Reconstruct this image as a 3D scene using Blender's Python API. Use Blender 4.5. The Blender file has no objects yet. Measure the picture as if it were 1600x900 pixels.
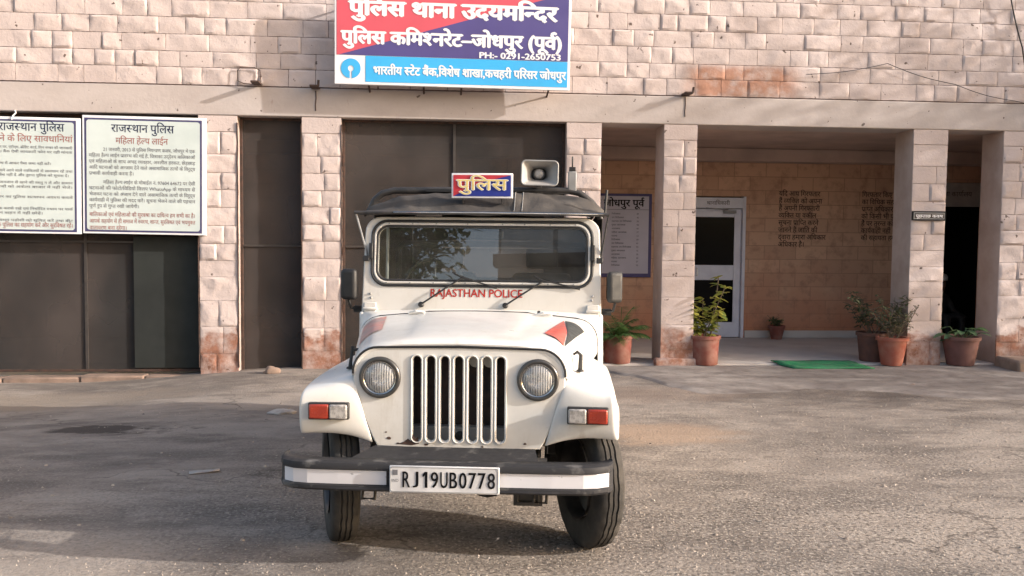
import bpy, bmesh, math, random
from mathutils import Vector, Matrix, noise
random.seed(7)
S = bpy.context.scene
C = S.collection
R = math.radians
# ------------------------------------------------------------------ camera
cam = bpy.data.cameras.new('camera'); camo = bpy.data.objects.new('camera', cam); C.objects.link(camo)
cam.sensor_width = 36.0; cam.lens = 31.5; cam.clip_start = 0.05; cam.clip_end = 2000
rt = Vector((0.99676566, -0.0798072, 0.00943515)); up = Vector((-0.00496546, 0.05602027, 0.99841728)); fw = rt.cross(up) * -1
camo.matrix_world = Matrix(((rt.x, up.x, fw.x * -1, 0), (rt.y, up.y, fw.y * -1, 0), (rt.z, up.z, fw.z * -1, 1.62), (0, 0, 0, 1)))
fwd = up.cross(rt)
m3 = Matrix((rt, up, -fwd)).transposed(); m4 = m3.to_4x4(); m4.translation = (0, 0, 1.62); camo.matrix_world = m4
S.camera = camo
# ------------------------------------------------------------------ sky and sun
EL, AZ = R(19.0), R(72.0)            # sun height, angle to the right of the facade's outward normal
sdir = Vector((math.sin(AZ) * math.cos(EL), -math.cos(AZ) * math.cos(EL), math.sin(EL)))
W = bpy.data.worlds.new('World'); S.world = W; W.use_nodes = True
wn = W.node_tree; bg = wn.nodes['Background']
sky = wn.nodes.new('ShaderNodeTexSky'); sky.sky_type = 'NISHITA'; sky.sun_disc = False
sky.sun_elevation = EL; sky.sun_rotation = math.atan2(sdir.x, sdir.y); sky.dust_density = 3.0; sky.air_density = 1.0; sky.ozone_density = 0.6
haze = wn.nodes.new('ShaderNodeMix'); haze.data_type = 'RGBA'; haze.blend_type = 'MULTIPLY'; haze.inputs[0].default_value = 1.0; haze.inputs[7].default_value = (1.09, 1.0, 0.93, 1)   # dusty desert sky
wn.links.new(sky.outputs[0], haze.inputs[6]); wn.links.new(haze.outputs[2], bg.inputs[0]); bg.inputs[1].default_value = 0.15
sl = bpy.data.lights.new('sun', 'SUN'); sl.energy = 2.6; sl.angle = R(0.6); sl.color = (1.0, 0.94, 0.875)
so = bpy.data.objects.new('sun', sl); C.objects.link(so); so.rotation_euler = (-sdir).to_track_quat('-Z', 'Y').to_euler(); so.location = (20, -8, 12)
S.view_settings.view_transform = 'Standard'; S.view_settings.look = 'None'; S.view_settings.gamma = 1.0
S.view_settings.exposure = 1.25
S.cycles.max_bounces = 6; S.cycles.transparent_max_bounces = 12

# ------------------------------------------------------------------ materials
def new_mat(name):
    m = bpy.data.materials.new(name); m.use_nodes = True
    nt = m.node_tree; b = nt.nodes['Principled BSDF']
    return m, nt, b
def N(nt, t, **kw):
    n = nt.nodes.new(t)
    for k, v in kw.items(): setattr(n, k, v)
    return n
def ramp(nt, src, stops):
    r = N(nt, 'ShaderNodeValToRGB'); cr = r.color_ramp
    while len(cr.elements) < len(stops): cr.elements.new(0.5)
    for e, (p, c) in zip(cr.elements, stops):
        e.position = p; e.color = (c, c, c, 1) if isinstance(c, (int, float)) else (*c, 1)
    nt.links.new(src, r.inputs[0]); return r.outputs[0]
def mixc(nt, f, a, b, mode='MIX'):
    m = N(nt, 'ShaderNodeMix', data_type='RGBA', blend_type=mode)
    for sock, v in ((m.inputs[0], f), (m.inputs[6], a), (m.inputs[7], b)):
        if hasattr(v, 'is_output'): nt.links.new(v, sock)
        elif isinstance(v, (int, float)): sock.default_value = v
        else: sock.default_value = (*v, 1)
    return m.outputs[2]
def pos(nt, kind='Object'):
    return N(nt, 'ShaderNodeTexCoord').outputs[kind]
def tex(nt, scale, detail=4, rough=0.55, vec=None, sx=(1, 1, 1), off=(0, 0, 0), dist=0.0):
    mp = N(nt, 'ShaderNodeMapping'); mp.inputs['Scale'].default_value = sx; mp.inputs['Location'].default_value = off
    nt.links.new(vec if vec is not None else pos(nt), mp.inputs[0])
    t = N(nt, 'ShaderNodeTexNoise'); t.inputs['Scale'].default_value = scale; t.inputs['Detail'].default_value = detail
    t.inputs['Roughness'].default_value = rough; t.inputs['Distortion'].default_value = dist
    nt.links.new(mp.outputs[0], t.inputs['Vector']); return t.outputs[0]
def bump(nt, b, h, strength=0.3, dist=0.01):
    n = N(nt, 'ShaderNodeBump'); n.inputs['Strength'].default_value = strength; n.inputs['Distance'].default_value = dist
    nt.links.new(h, n.inputs['Height']); nt.links.new(n.outputs[0], b.inputs['Normal'])
def M(name, col, rough=0.6, metal=0.0, col2=None, scale=12, lo=0.4, hi=0.65, bmp=0.0, bscale=60, coat=0.0, bdist=0.004, spec=None):
    m, nt, b = new_mat(name)
    c2 = col2 if col2 else tuple(x * 0.8 for x in col)
    b.inputs['Roughness'].default_value = rough; b.inputs['Metallic'].default_value = metal
    if coat: b.inputs['Coat Weight'].default_value = coat; b.inputs['Coat Roughness'].default_value = 0.12
    if spec is not None: b.inputs['Specular IOR Level'].default_value = spec
    f = ramp(nt, tex(nt, scale, 5), [(lo, 0.0), (hi, 1.0)])
    nt.links.new(mixc(nt, f, col, c2), b.inputs['Base Color'])
    rr = ramp(nt, tex(nt, scale * 2.3, 4), [(0.3, max(0.02, rough - 0.1)), (0.7, min(1, rough + 0.12))])
    nt.links.new(rr, b.inputs['Roughness'])
    if bmp: bump(nt, b, tex(nt, bscale, 5), bmp, bdist)
    return m

def stone_mat(name, redtop=0.75, redpatch=False):
    """pink-washed rock-faced stone; wash worn off near the ground and in one patch"""
    m, nt, b = new_mat(name)
    P = N(nt, 'ShaderNodeNewGeometry').outputs['Position']
    at = N(nt, 'ShaderNodeAttribute'); at.attribute_name = 'tint'
    base = mixc(nt, at.outputs['Fac'], (0.57, 0.485, 0.46), (0.48, 0.40, 0.375))
    f = ramp(nt, tex(nt, 5, 6, vec=P), [(0.35, 0.0), (0.7, 1.0)])
    base = mixc(nt, f, base, (0.56, 0.475, 0.45))
    g = ramp(nt, tex(nt, 26, 5, 0.65, vec=P), [(0.64, 0.0), (0.76, 0.5)])
    base = mixc(nt, g, base, (0.30, 0.20, 0.165))
    sp = ramp(nt, tex(nt, 13, 3, 0.5, vec=P, off=(5, 3, 1)), [(0.70, 0.0), (0.725, 0.85)])
    base = mixc(nt, sp, base, (0.07, 0.045, 0.035))
    sx = N(nt, 'ShaderNodeSeparateXYZ'); nt.links.new(P, sx.inputs[0])
    # worn foot of the wall
    n1 = tex(nt, 2.2, 5, 0.6, vec=P, sx=(1, 1, 1.8))
    ad = N(nt, 'ShaderNodeMath', operation='MULTIPLY_ADD'); nt.links.new(n1, ad.inputs[0]); ad.inputs[1].default_value = 1.0; nt.links.new(sx.outputs[2], ad.inputs[2])
    foot = ramp(nt, ad.outputs[0], [(redtop * 1.2, 1.0), (redtop + 0.70, 0.0)])
    wear = ramp(nt, tex(nt, 7, 6, 0.7, vec=P), [(0.40, 1.0), (0.66, 0.35)])
    mm = N(nt, 'ShaderNodeMath', operation='MULTIPLY'); nt.links.new(foot, mm.inputs[0]); nt.links.new(wear, mm.inputs[1])
    red = mixc(nt, ramp(nt, tex(nt, 11, 5, vec=P), [(0.35, 0.0), (0.65, 1.0)]), (0.33, 0.165, 0.115), (0.22, 0.105, 0.072))
    base = mixc(nt, mm.outputs[0], base, red)
    if redpatch:   # bare sandstone where the wash has come off
        def band(o, a0, a1, b0, b1):
            mr = N(nt, 'ShaderNodeMapRange'); mr.interpolation_type = 'SMOOTHSTEP'; nt.links.new(o, mr.inputs[0]); mr.inputs[1].default_value = a0; mr.inputs[2].default_value = a1
            mr2 = N(nt, 'ShaderNodeMapRange'); mr2.interpolation_type = 'SMOOTHSTEP'; nt.links.new(o, mr2.inputs[0]); mr2.inputs[1].default_value = b0; mr2.inputs[2].default_value = b1; mr2.inputs[3].default_value = 1; mr2.inputs[4].default_value = 0
            k = N(nt, 'ShaderNodeMath', operation='MULTIPLY'); nt.links.new(mr.outputs[0], k.inputs[0]); nt.links.new(mr2.outputs[0], k.inputs[1]); return k.outputs[0]
        k = N(nt, 'ShaderNodeMath', operation='MULTIPLY')
        nt.links.new(band(sx.outputs[0], 2.9, 3.25, 4.25, 4.6), k.inputs[0]); nt.links.new(band(sx.outputs[2], 3.38, 3.44, 3.72, 3.84), k.inputs[1])
        k2 = N(nt, 'ShaderNodeMath', operation='MULTIPLY'); nt.links.new(k.outputs[0], k2.inputs[0])
        nt.links.new(ramp(nt, tex(nt, 6, 5, 0.6, vec=P), [(0.3, 0.2), (0.55, 1.0)]), k2.inputs[1])
        base = mixc(nt, k2.outputs[0], base, (0.42, 0.235, 0.17))
    nt.links.new(base, b.inputs['Base Color']); b.inputs['Roughness'].default_value = 0.92; b.inputs['Specular IOR Level'].default_value = 0.2
    bump(nt, b, tex(nt, 34, 6, 0.65, vec=P), 0.5, 0.010)
    return m
STONE = stone_mat('washed_stone', 0.75, True)
MORTAR = M('mortar', (0.15, 0.105, 0.09), 0.95, col2=(0.09, 0.065, 0.055), scale=8, bmp=0.3)
def plaster():
    m, nt, b = new_mat('lintel_plaster'); P = N(nt, 'ShaderNodeNewGeometry').outputs['Position']
    c = mixc(nt, ramp(nt, tex(nt, 1.6, 6, 0.6, vec=P, sx=(1, 1, 2)), [(0.35, 0), (0.7, 1)]), (0.48, 0.425, 0.402), (0.41, 0.355, 0.332))
    c = mixc(nt, ramp(nt, tex(nt, 9, 5, 0.7, vec=P, sx=(1.0, 1, .35)), [(0.66, 0), (0.74, 0.55)]), c, (0.26, 0.17, 0.14))
    c = mixc(nt, ramp(nt, tex(nt, 14, 2, 0.5, vec=P, off=(2, 7, 3)), [(0.735, 0), (0.75, 0.8)]), c, (0.06, 0.04, 0.035))
    nt.links.new(c, b.inputs['Base Color']); b.inputs['Roughness'].default_value = 0.9
    bump(nt, b, tex(nt, 18, 6, 0.6, vec=P), 0.35, 0.01); return m
PLASTER = plaster()
SIDE = M('pillar_side_plaster', (0.47, 0.38, 0.345), 0.92, col2=(0.39, 0.30, 0.26), scale=3, bmp=0.4, bscale=22)
def inner_wall():
    m, nt, b = new_mat('inner_wall_stone'); P = N(nt, 'ShaderNodeNewGeometry').outputs['Position']
    mp = N(nt, 'ShaderNodeMapping'); mp.inputs['Rotation'].default_value = (R(90), 0, 0); nt.links.new(P, mp.inputs[0])
    br = N(nt, 'ShaderNodeTexBrick'); nt.links.new(mp.outputs[0], br.inputs['Vector']); br.inputs['Scale'].default_value = 1.0
    br.inputs['Brick Width'].default_value = 0.52; br.inputs['Row Height'].default_value = 0.22; br.inputs['Mortar Size'].default_value = 0.008; br.inputs['Mortar Smooth'].default_value = 0.6
    br.inputs['Color1'].default_value = (0.66, 0.42, 0.285, 1); br.inputs['Color2'].default_value = (0.56, 0.345, 0.235, 1); br.inputs['Mortar'].default_value = (0.42, 0.26, 0.18, 1)
    sx = N(nt, 'ShaderNodeSeparateXYZ'); nt.links.new(P, sx.inputs[0])
    n1 = tex(nt, 1.4, 5, 0.6, vec=P)
    ad = N(nt, 'ShaderNodeMath', operation='MULTIPLY_ADD'); nt.links.new(n1, ad.inputs[0]); ad.inputs[1].default_value = 1.4; nt.links.new(sx.outputs[2], ad.inputs[2])
    red = ramp(nt, ad.outputs[0], [(0.45, 0.8), (1.0, 0.0)])
    red2 = N(nt, 'ShaderNodeMapRange'); nt.links.new(ad.outputs[0], red2.inputs[0]); red2.inputs[1].default_value = 0.9; red2.inputs[2].default_value = 2.0; red2.inputs[3].default_value = 0.75; red2.inputs[4].default_value = 0
    c = mixc(nt, red2.outputs[0], br.outputs[0], (0.52, 0.20, 0.105))
    c = mixc(nt, ramp(nt, tex(nt, 6, 6, 0.7, vec=P), [(0.5, 0), (0.75, 0.6)]), c, (0.24, 0.13, 0.095))
    nt.links.new(c, b.inputs['Base Color']); b.inputs['Roughness'].default_value = 0.9
    bump(nt, b, br.outputs[1], -0.15, 0.01); return m
INNER = inner_wall()
CEIL = M('porch_ceiling', (0.55, 0.42, 0.36), 0.95, scale=2)
FLOOR = M('porch_floor_tile', (0.62, 0.57, 0.53), 0.6, col2=(0.52, 0.475, 0.445), scale=1.5, spec=.3)
def screen_mat():
    m, nt, b = new_mat('insect_screen'); nt.nodes.remove(b)
    P = N(nt, 'ShaderNodeNewGeometry').outputs['Position']
    d = N(nt, 'ShaderNodeBsdfDiffuse'); t = N(nt, 'ShaderNodeBsdfTransparent'); x = N(nt, 'ShaderNodeMixShader')
    nt.links.new(mixc(nt, ramp(nt, tex(nt, 1.1, 5, vec=P, sx=(1, 1, .6)), [(0.40, 0), (0.62, 1)]), (0.082, 0.070, 0.066), (0.048, 0.046, 0.046)), d.inputs[0])
    nt.links.new(ramp(nt, tex(nt, 0.9, 3, vec=P, off=(3, 1, 2)), [(0.35, 0.10), (0.65, 0.42)]), x.inputs[0])
    nt.links.new(d.outputs[0], x.inputs[1]); nt.links.new(t.outputs[0], x.inputs[2])
    nt.links.new(x.outputs[0], nt.nodes['Material Output'].inputs[0]); return m
SCREEN = screen_mat()
RUST = M('rusted_iron', (0.075, 0.04, 0.03), 0.8, col2=(0.035, 0.024, 0.02), scale=20, bmp=0.3)
DARKFRAME = M('dark_frame', (0.05, 0.042, 0.038), 0.7)
ALU = M('painted_aluminium', (0.74, 0.74, 0.82), 0.45, col2=(0.66, 0.66, 0.74), scale=5)
DARKGLASS = M('dark_pane', (0.003, 0.0035, 0.005), 0.1, spec=.08)
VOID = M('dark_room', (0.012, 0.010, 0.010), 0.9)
def white_paint():
    m, nt, b = new_mat('white_car_paint'); P = pos(nt)
    c = mixc(nt, ramp(nt, tex(nt, 1.8, 6, 0.65), [(0.4, 0), (0.75, 1)]), (0.70, 0.69, 0.66), (0.60, 0.59, 0.56))
    c = mixc(nt, ramp(nt, tex(nt, 40, 4, 0.7), [(0.68, 0), (0.76, 0.5)]), c, (0.38, 0.33, 0.27))
    c = mixc(nt, ramp(nt, tex(nt, 2.6, 7, 0.72, off=(4, 1, 9)), [(0.52, 0), (0.72, 0.45)]), c, (0.50, 0.46, 0.40))
    c = mixc(nt, ramp(nt, tex(nt, 9, 6, 0.7, sx=(1, 1, .18), off=(3, 8, 1)), [(0.57, 0), (0.70, 0.4)]), c, (0.44, 0.40, 0.34))
    sx = N(nt, 'ShaderNodeSeparateXYZ'); nt.links.new(P, sx.inputs[0])
    ad = N(nt, 'ShaderNodeMath', operation='MULTIPLY_ADD'); nt.links.new(tex(nt, 5, 5, 0.7), ad.inputs[0]); ad.inputs[1].default_value = .5; nt.links.new(sx.outputs[2], ad.inputs[2])
    c = mixc(nt, ramp(nt, ad.outputs[0], [(0.75, 0.30), (1.0, 0.0)]), c, (0.42, 0.37, 0.31))
    nt.links.new(c, b.inputs['Base Color']); b.inputs['Roughness'].default_value = 0.33
    nt.links.new(ramp(nt, tex(nt, 7, 5), [(0.3, 0.26), (0.7, 0.5)]), b.inputs['Roughness'])
    b.inputs['Coat Weight'].default_value = 0.3; b.inputs['Coat Roughness'].default_value = 0.15
    bump(nt, b, tex(nt, 3.5, 3), 0.12, 0.01); return m
WHITE = white_paint()
def rubber():
    m, nt, b = new_mat('tyre_rubber')
    c = mixc(nt, ramp(nt, tex(nt, 7, 6, 0.65), [(0.35, 0), (0.7, 1)]), (0.038, 0.037, 0.036), (0.085, 0.078, 0.07))
    nt.links.new(c, b.inputs['Base Color']); b.inputs['Roughness'].default_value = 0.9; b.inputs['Specular IOR Level'].default_value = .15; bump(nt, b, tex(nt, 70, 4), 0.3, 0.004); return m
RUBBER = rubber()
SEAL = M('black_rubber', (0.018, 0.018, 0.019), 0.55)
BUMPER = M('grey_bumper_paint', (0.030, 0.030, 0.033), 0.65, col2=(0.15, 0.145, 0.14), scale=11, lo=.56, hi=.74, bmp=0.15, bscale=12, spec=.25)
BUMPERLOW = M('black_bumper_edge', (0.014, 0.015, 0.02), 0.6, col2=(0.025, 0.025, 0.03), scale=6)
def band_white():
    m, nt, b = new_mat('worn_white_strip')
    c = mixc(nt, ramp(nt, tex(nt, 18, 5, 0.7, sx=(1, 1, 1)), [(0.66, 0), (0.70, 0.9)]), (0.66, 0.66, 0.70), (0.10, 0.10, 0.11))
    c = mixc(nt, ramp(nt, tex(nt, 3, 4), [(0.4, 0), (0.7, 0.5)]), c, (0.5, 0.49, 0.5))
    nt.links.new(c, b.inputs['Base Color']); b.inputs['Roughness'].default_value = 0.75; b.inputs['Specular IOR Level'].default_value = .2; return m
BAND = band_white()
CANVAS = M('black_canvas', (0.060, 0.055, 0.052), 0.9, col2=(0.095, 0.087, 0.08), spec=.15, scale=4, bmp=0.5, bscale=9, bdist=0.02)
BLACKPIPE = M('black_pipe', (0.025, 0.024, 0.024), 0.45, col2=(0.05, 0.045, 0.042), scale=14)
CHROME = M('chrome_ring', (0.55, 0.54, 0.52), 0.18, 1.0, scale=9)
REFL = M('lamp_reflector', (0.88, 0.87, 0.86), 0.30, 1.0, col2=(.8, .8, .79), scale=8, bmp=0.6, bscale=34, bdist=0.02)
def glass(name, tint, refl=0.10, rough=0.0, dust_sheen=(.02, .07), dcol=(.55, .53, .50), flute=0):
    m, nt, b = new_mat(name); nt.nodes.remove(b)
    t = N(nt, 'ShaderNodeBsdfTransparent'); t.inputs[0].default_value = (*tint, 1)
    g = N(nt, 'ShaderNodeBsdfGlossy'); g.inputs[1].default_value = rough; g.inputs[0].default_value = (0.95, 0.97, 1, 1)
    fr = N(nt, 'ShaderNodeFresnel'); fr.inputs[0].default_value = 1.5
    ad = N(nt, 'ShaderNodeMath', operation='ADD'); nt.links.new(fr.outputs[0], ad.inputs[0]); ad.inputs[1].default_value = refl
    x = N(nt, 'ShaderNodeMixShader'); nt.links.new(ad.outputs[0], x.inputs[0]); nt.links.new(t.outputs[0], x.inputs[1]); nt.links.new(g.outputs[0], x.inputs[2])
    # thin film of dust; on the lamp lens a pale sheen painted in
    d = N(nt, 'ShaderNodeBsdfDiffuse'); d.inputs[0].default_value = (*dcol, 1); y = N(nt, 'ShaderNodeMixShader')
    dsrc = tex(nt, 5, 6, 0.6)
    if flute:       # pale stripes painted in place of light caught on the ribs
        wv = N(nt, 'ShaderNodeTexWave'); wv.inputs['Scale'].default_value = flute; wv.inputs['Distortion'].default_value = .4; nt.links.new(pos(nt), wv.inputs['Vector']); dsrc = wv.outputs[1]
    nt.links.new(ramp(nt, dsrc, [(0.3, dust_sheen[0]), (0.75, dust_sheen[1])]), y.inputs[0]); nt.links.new(x.outputs[0], y.inputs[1]); nt.links.new(d.outputs[0], y.inputs[2])
    nt.links.new(y.outputs[0], nt.nodes['Material Output'].inputs[0]); return m
WGLASS = glass('windscreen_glass', (0.82, 0.88, 0.86), 0.085)
LENSGLASS = glass('lamp_lens_glass', (0.95, 0.95, 0.95), 0.06, dust_sheen=(.10, .46), dcol=(.82, .81, .79), flute=26)  # lens brightness put into the colour as pale diffuse stripes
REDLENS = M('red_lens', (0.36, 0.04, 0.018), 0.25, col2=(0.25, 0.025, 0.012), scale=10, coat=0.4)
CLEARLENS = M('clear_lens', (0.42, 0.40, 0.38), 0.22, col2=(0.24, 0.23, 0.22), scale=55, coat=0.4, bmp=0.5, bscale=110)
REDP = M('red_paint', (0.52, 0.065, 0.045), 0.5, col2=(0.45, 0.06, 0.05), scale=10)
STICKRED = M('faded_red_sticker', (0.50, 0.10, 0.075), 0.45, col2=(0.40, 0.12, 0.10), scale=10)
STICKGREY = M('grey_sticker', (0.045, 0.05, 0.05), 0.45)
STICKPINK = M('faded_pink_sticker', (0.52, 0.24, 0.21), 0.45, col2=(0.36, 0.26, 0.25), scale=8)
TXTRED = M('red_lettering', (0.42, 0.035, 0.025), 0.6, spec=0.2)
TXTBROWN = M('faded_red_lettering', (0.36, 0.15, 0.135), 0.7, spec=0.2)
TXTBLACK = M('black_lettering', (0.012, 0.012, 0.015), 0.7, spec=0.2)
TXTGREY = M('small_dark_lettering', (0.17, 0.17, 0.185), 0.7, spec=0.2)
TXTNAVY = M('navy_lettering', (0.012, 0.016, 0.06), 0.7, spec=0.2)
TXTWHITE = M('white_lettering', (0.82, 0.82, 0.84), 0.5, col2=(0.78, 0.78, 0.8))
TXTYEL = M('yellow_lettering', (0.75, 0.60, 0.22), 0.5)
TXTWALL = M('wall_lettering', (0.035, 0.024, 0.022), 0.8, col2=(0.12, 0.07, 0.058), scale=20, spec=0.2)
SIGNRED = M('sign_red', (0.62, 0.095, 0.13), 0.4, col2=(0.56, 0.09, 0.12), scale=2)
SIGNBLUE = M('sign_indigo', (0.085, 0.07, 0.23), 0.4, col2=(0.075, 0.06, 0.2), scale=2)
SIGNCYAN = M('sign_sky_blue', (0.05, 0.42, 0.80), 0.4, col2=(0.05, 0.38, 0.74), scale=2)
SIGNWHITE = M('sign_white', (0.80, 0.80, 0.82), 0.45, col2=(0.72, 0.72, 0.76), scale=3)
PLATEW = M('plate_white', (0.66, 0.66, 0.67), 0.45, col2=(0.50, 0.50, 0.51), scale=7)
ROOFBLUE = M('roof_sign_blue', (0.02, 0.035, 0.26), 0.4)
ROOFRED = M('roof_sign_red', (0.50, 0.035, 0.05), 0.4)
BOARDW = M('notice_white', (0.57, 0.64, 0.63), 0.55, col2=(0.50, 0.57, 0.56), scale=2.2)
BOARDBLUE = M('notice_frame_blue', (0.06, 0.055, 0.14), 0.5)
LILAC = M('list_board_face', (0.50, 0.47, 0.56), 0.5, col2=(0.45, 0.42, 0.5), scale=2)
PURPLE = M('purple_frame', (0.06, 0.045, 0.16), 0.5)
GREYPL = M('grey_plastic', (0.30, 0.30, 0.30), 0.5, col2=(0.22, 0.22, 0.22), scale=8)
HORNIN = M('horn_grey', (0.36, 0.35, 0.335), 0.55, col2=(0.28, 0.27, 0.26), scale=8)
HORNDARK = M('horn_throat', (0.05, 0.048, 0.045), 0.6)
SEATM = M('seat_vinyl', (0.055, 0.05, 0.045), 0.6, col2=(0.09, 0.075, 0.06), scale=6)
DASH = M('dashboard_black', (0.03, 0.03, 0.03), 0.6)
TERRA = M('terracotta', (0.22, 0.068, 0.05), 0.85, col2=(0.27, 0.135, 0.105), scale=7, bmp=0.2, bscale=40)
TERRAB = M('bright_terracotta', (0.31, 0.088, 0.058), 0.85, col2=(0.34, 0.14, 0.10), scale=7, bmp=0.2, bscale=40)
TERRAD = M('dark_clay', (0.13, 0.06, 0.045), 0.85, col2=(0.09, 0.045, 0.038), scale=7, bmp=0.2, bscale=40)
SOIL = M('soil', (0.05, 0.035, 0.025), 0.95, bmp=0.5, bscale=30)
def leafmat(name, a, b_):
    m, nt, b = new_mat(name)
    nt.links.new(mixc(nt, ramp(nt, tex(nt, 9, 3), [(0.4, 0), (0.6, 1)]), a, b_), b.inputs['Base Color'])
    b.inputs['Roughness'].default_value = 0.45; b.inputs['Subsurface Weight'].default_value = 0.0
    tr = N(nt, 'ShaderNodeBsdfTranslucent'); tr.inputs[0].default_value = (*[x * 1.3 for x in b_], 1); x = N(nt, 'ShaderNodeMixShader'); x.inputs[0].default_value = 0.3
    nt.links.new(b.outputs[0], x.inputs[1]); nt.links.new(tr.outputs[0], x.inputs[2]); nt.links.new(x.outputs[0], nt.nodes['Material Output'].inputs[0]); return m
LEAFG = leafmat('palm_leaf', (0.05, 0.12, 0.035), (0.09, 0.17, 0.05))
LEAFY = leafmat('variegated_leaf', (0.10, 0.17, 0.04), (0.36, 0.34, 0.07))
LEAFD = leafmat('dusty_leaf', (0.06, 0.085, 0.04), (0.11, 0.12, 0.065))
LEAFB = leafmat('broad_leaf', (0.05, 0.11, 0.05), (0.12, 0.20, 0.10))
STEM = M('plant_stem', (0.16, 0.12, 0.085), 0.8)
TREELEAF = leafmat('tree_leaf', (0.035, 0.065, 0.02), (0.07, 0.10, 0.035))
BARK = M('bark', (0.10, 0.075, 0.055), 0.9, bmp=0.5, bscale=12)
GREENMAT = M('green_mat_fibre', (0.018, 0.21, 0.085), 0.9, col2=(0.045, 0.17, 0.09), scale=9, bmp=0.6, bscale=150)
PAPER = M('scrap_paper', (0.42, 0.39, 0.36), 0.8, col2=(0.30, 0.27, 0.25), scale=10, bmp=0.3, bscale=20)
SLAB = M('sandstone_slab', (0.29, 0.205, 0.16), 0.9, col2=(0.19, 0.135, 0.105), scale=4, bmp=0.5, bscale=14, bdist=0.02)
SKIN = M('skin', (0.20, 0.10, 0.065), 0.6)
CLOTHW = M('white_cloth', (0.62, 0.62, 0.62), 0.85)
CLOTHD = M('dark_cloth', (0.03, 0.028, 0.03), 0.85)
WOOD = M('old_wood', (0.10, 0.06, 0.035), 0.8)

def ground_mat():
    m, nt, b = new_mat('worn_tarmac'); P = N(nt, 'ShaderNodeNewGeometry').outputs['Position']
    big = tex(nt, 0.55, 6, 0.62, vec=P, sx=(0.75, 1.25, 1), dist=0.6)
    mid = tex(nt, 2.6, 6, 0.65, vec=P, sx=(0.7, 1.2, 1))
    fine = tex(nt, 34, 3, 0.65, vec=P)
    c = mixc(nt, ramp(nt, big, [(0.40, 0), (0.60, 1)]), (0.175, 0.152, 0.136), (0.325, 0.282, 0.246))
    c = mixc(nt, ramp(nt, mid, [(0.48, 0), (0.66, 0.7)]), c, (0.36, 0.315, 0.275))
    c = mixc(nt, ramp(nt, tex(nt, 1.3, 6, 0.7, vec=P, off=(9, 4, 0), sx=(.6, 1.5, 1)), [(0.50, 0), (0.66, 0.75)]), c, (0.12, 0.103, 0.094))
    sx0 = N(nt, 'ShaderNodeSeparateXYZ'); nt.links.new(P, sx0.inputs[0])
    def mr(o, a0, a1, b0, b1):
        q = N(nt, 'ShaderNodeMapRange'); q.interpolation_type = 'SMOOTHSTEP'; nt.links.new(o, q.inputs[0])
        for i_, v_ in enumerate((a0, a1, b0, b1)): q.inputs[i_ + 1].default_value = v_
        return q.outputs[0]
    def mul(a_, b_):
        q = N(nt, 'ShaderNodeMath', operation='MULTIPLY'); nt.links.new(a_, q.inputs[0]); nt.links.new(b_, q.inputs[1]); return q.outputs[0]
    coarse = mul(mul(mr(sx0.outputs[1], 5.0, 9.0, 1.0, 0.2), mr(sx0.outputs[0], -2.2, .4, .45, 1.0)), ramp(nt, tex(nt, 0.9, 5, 0.6, vec=P, off=(2, 2, 7)), [(0.35, .35), (0.6, 1.0)]))
    c = mixc(nt, mul(coarse, ramp(nt, fine, [(0.40, 0.85), (0.50, 0)])), c, (0.075, 0.064, 0.056))
    c = mixc(nt, mul(coarse, ramp(nt, tex(nt, 50, 2, 0.5, vec=P, off=(1, 8, 3)), [(0.56, 0), (0.64, 0.8)])), c, (0.50, 0.45, 0.39))
    cr = N(nt, 'ShaderNodeTexVoronoi', feature='DISTANCE_TO_EDGE'); cr.inputs['Scale'].default_value = .55
    wv = N(nt, 'ShaderNodeVectorMath', operation='ADD'); nt.links.new(P, wv.inputs[0]); nz = N(nt, 'ShaderNodeTexNoise'); nz.inputs['Scale'].default_value = 2.2; nz.inputs['Detail'].default_value = 5; nt.links.new(P, nz.inputs['Vector']); nt.links.new(nz.outputs['Color'], wv.inputs[1]); nt.links.new(wv.outputs[0], cr.inputs['Vector'])
    c = mixc(nt, mul(ramp(nt, cr.outputs['Distance'], [(0.0, .7), (0.012, 0)]), ramp(nt, big, [(.45, 0), (.6, 1)])), c, (0.06, 0.05, 0.045))
    # tan dust along the wall foot on the left, oily stain in front of it
    sx = N(nt, 'ShaderNodeSeparateXYZ'); nt.links.new(P, sx.inputs[0])
    def blob(cx, cy, rx, ry, a, n=0.8):
        vs = N(nt, 'ShaderNodeVectorMath', operation='SUBTRACT'); nt.links.new(P, vs.inputs[0]); vs.inputs[1].default_value = (cx, cy, 0)
        vm = N(nt, 'ShaderNodeVectorMath', operation='MULTIPLY'); nt.links.new(vs.outputs[0], vm.inputs[0]); vm.inputs[1].default_value = (1 / rx, 1 / ry, 0)
        ln = N(nt, 'ShaderNodeVectorMath', operation='LENGTH'); nt.links.new(vm.outputs[0], ln.inputs[0])
        q = N(nt, 'ShaderNodeMath', operation='MULTIPLY_ADD'); nt.links.new(mid, q.inputs[0]); q.inputs[1].default_value = n; nt.links.new(ln.outputs['Value'], q.inputs[2])
        return ramp(nt, q.outputs[0], [(0.55 + n * .25, a), (1.0 + n * .5, 0.0)])
    c = mixc(nt, blob(-4.6, 9.6, 3.6, 1.3, 0.75), c, (0.285, 0.235, 0.19))
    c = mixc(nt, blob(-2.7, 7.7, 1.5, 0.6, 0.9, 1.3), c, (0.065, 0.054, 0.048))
    c = mixc(nt, blob(1.9, 7.3, 1.3, .8, 0.7), c, (0.37, 0.275, 0.205))
    c = mixc(nt, blob(0.2, 3.2, 1.6, .8, 0.4), c, (0.34, 0.30, 0.26))
    c = mixc(nt, blob(2.2, 9.2, 2.0, 1.0, 0.6), c, (0.255, 0.20, 0.165))
    nt.links.new(c, b.inputs['Base Color']); b.inputs['Roughness'].default_value = 0.93; b.inputs['Specular IOR Level'].default_value = 0.25
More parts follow.
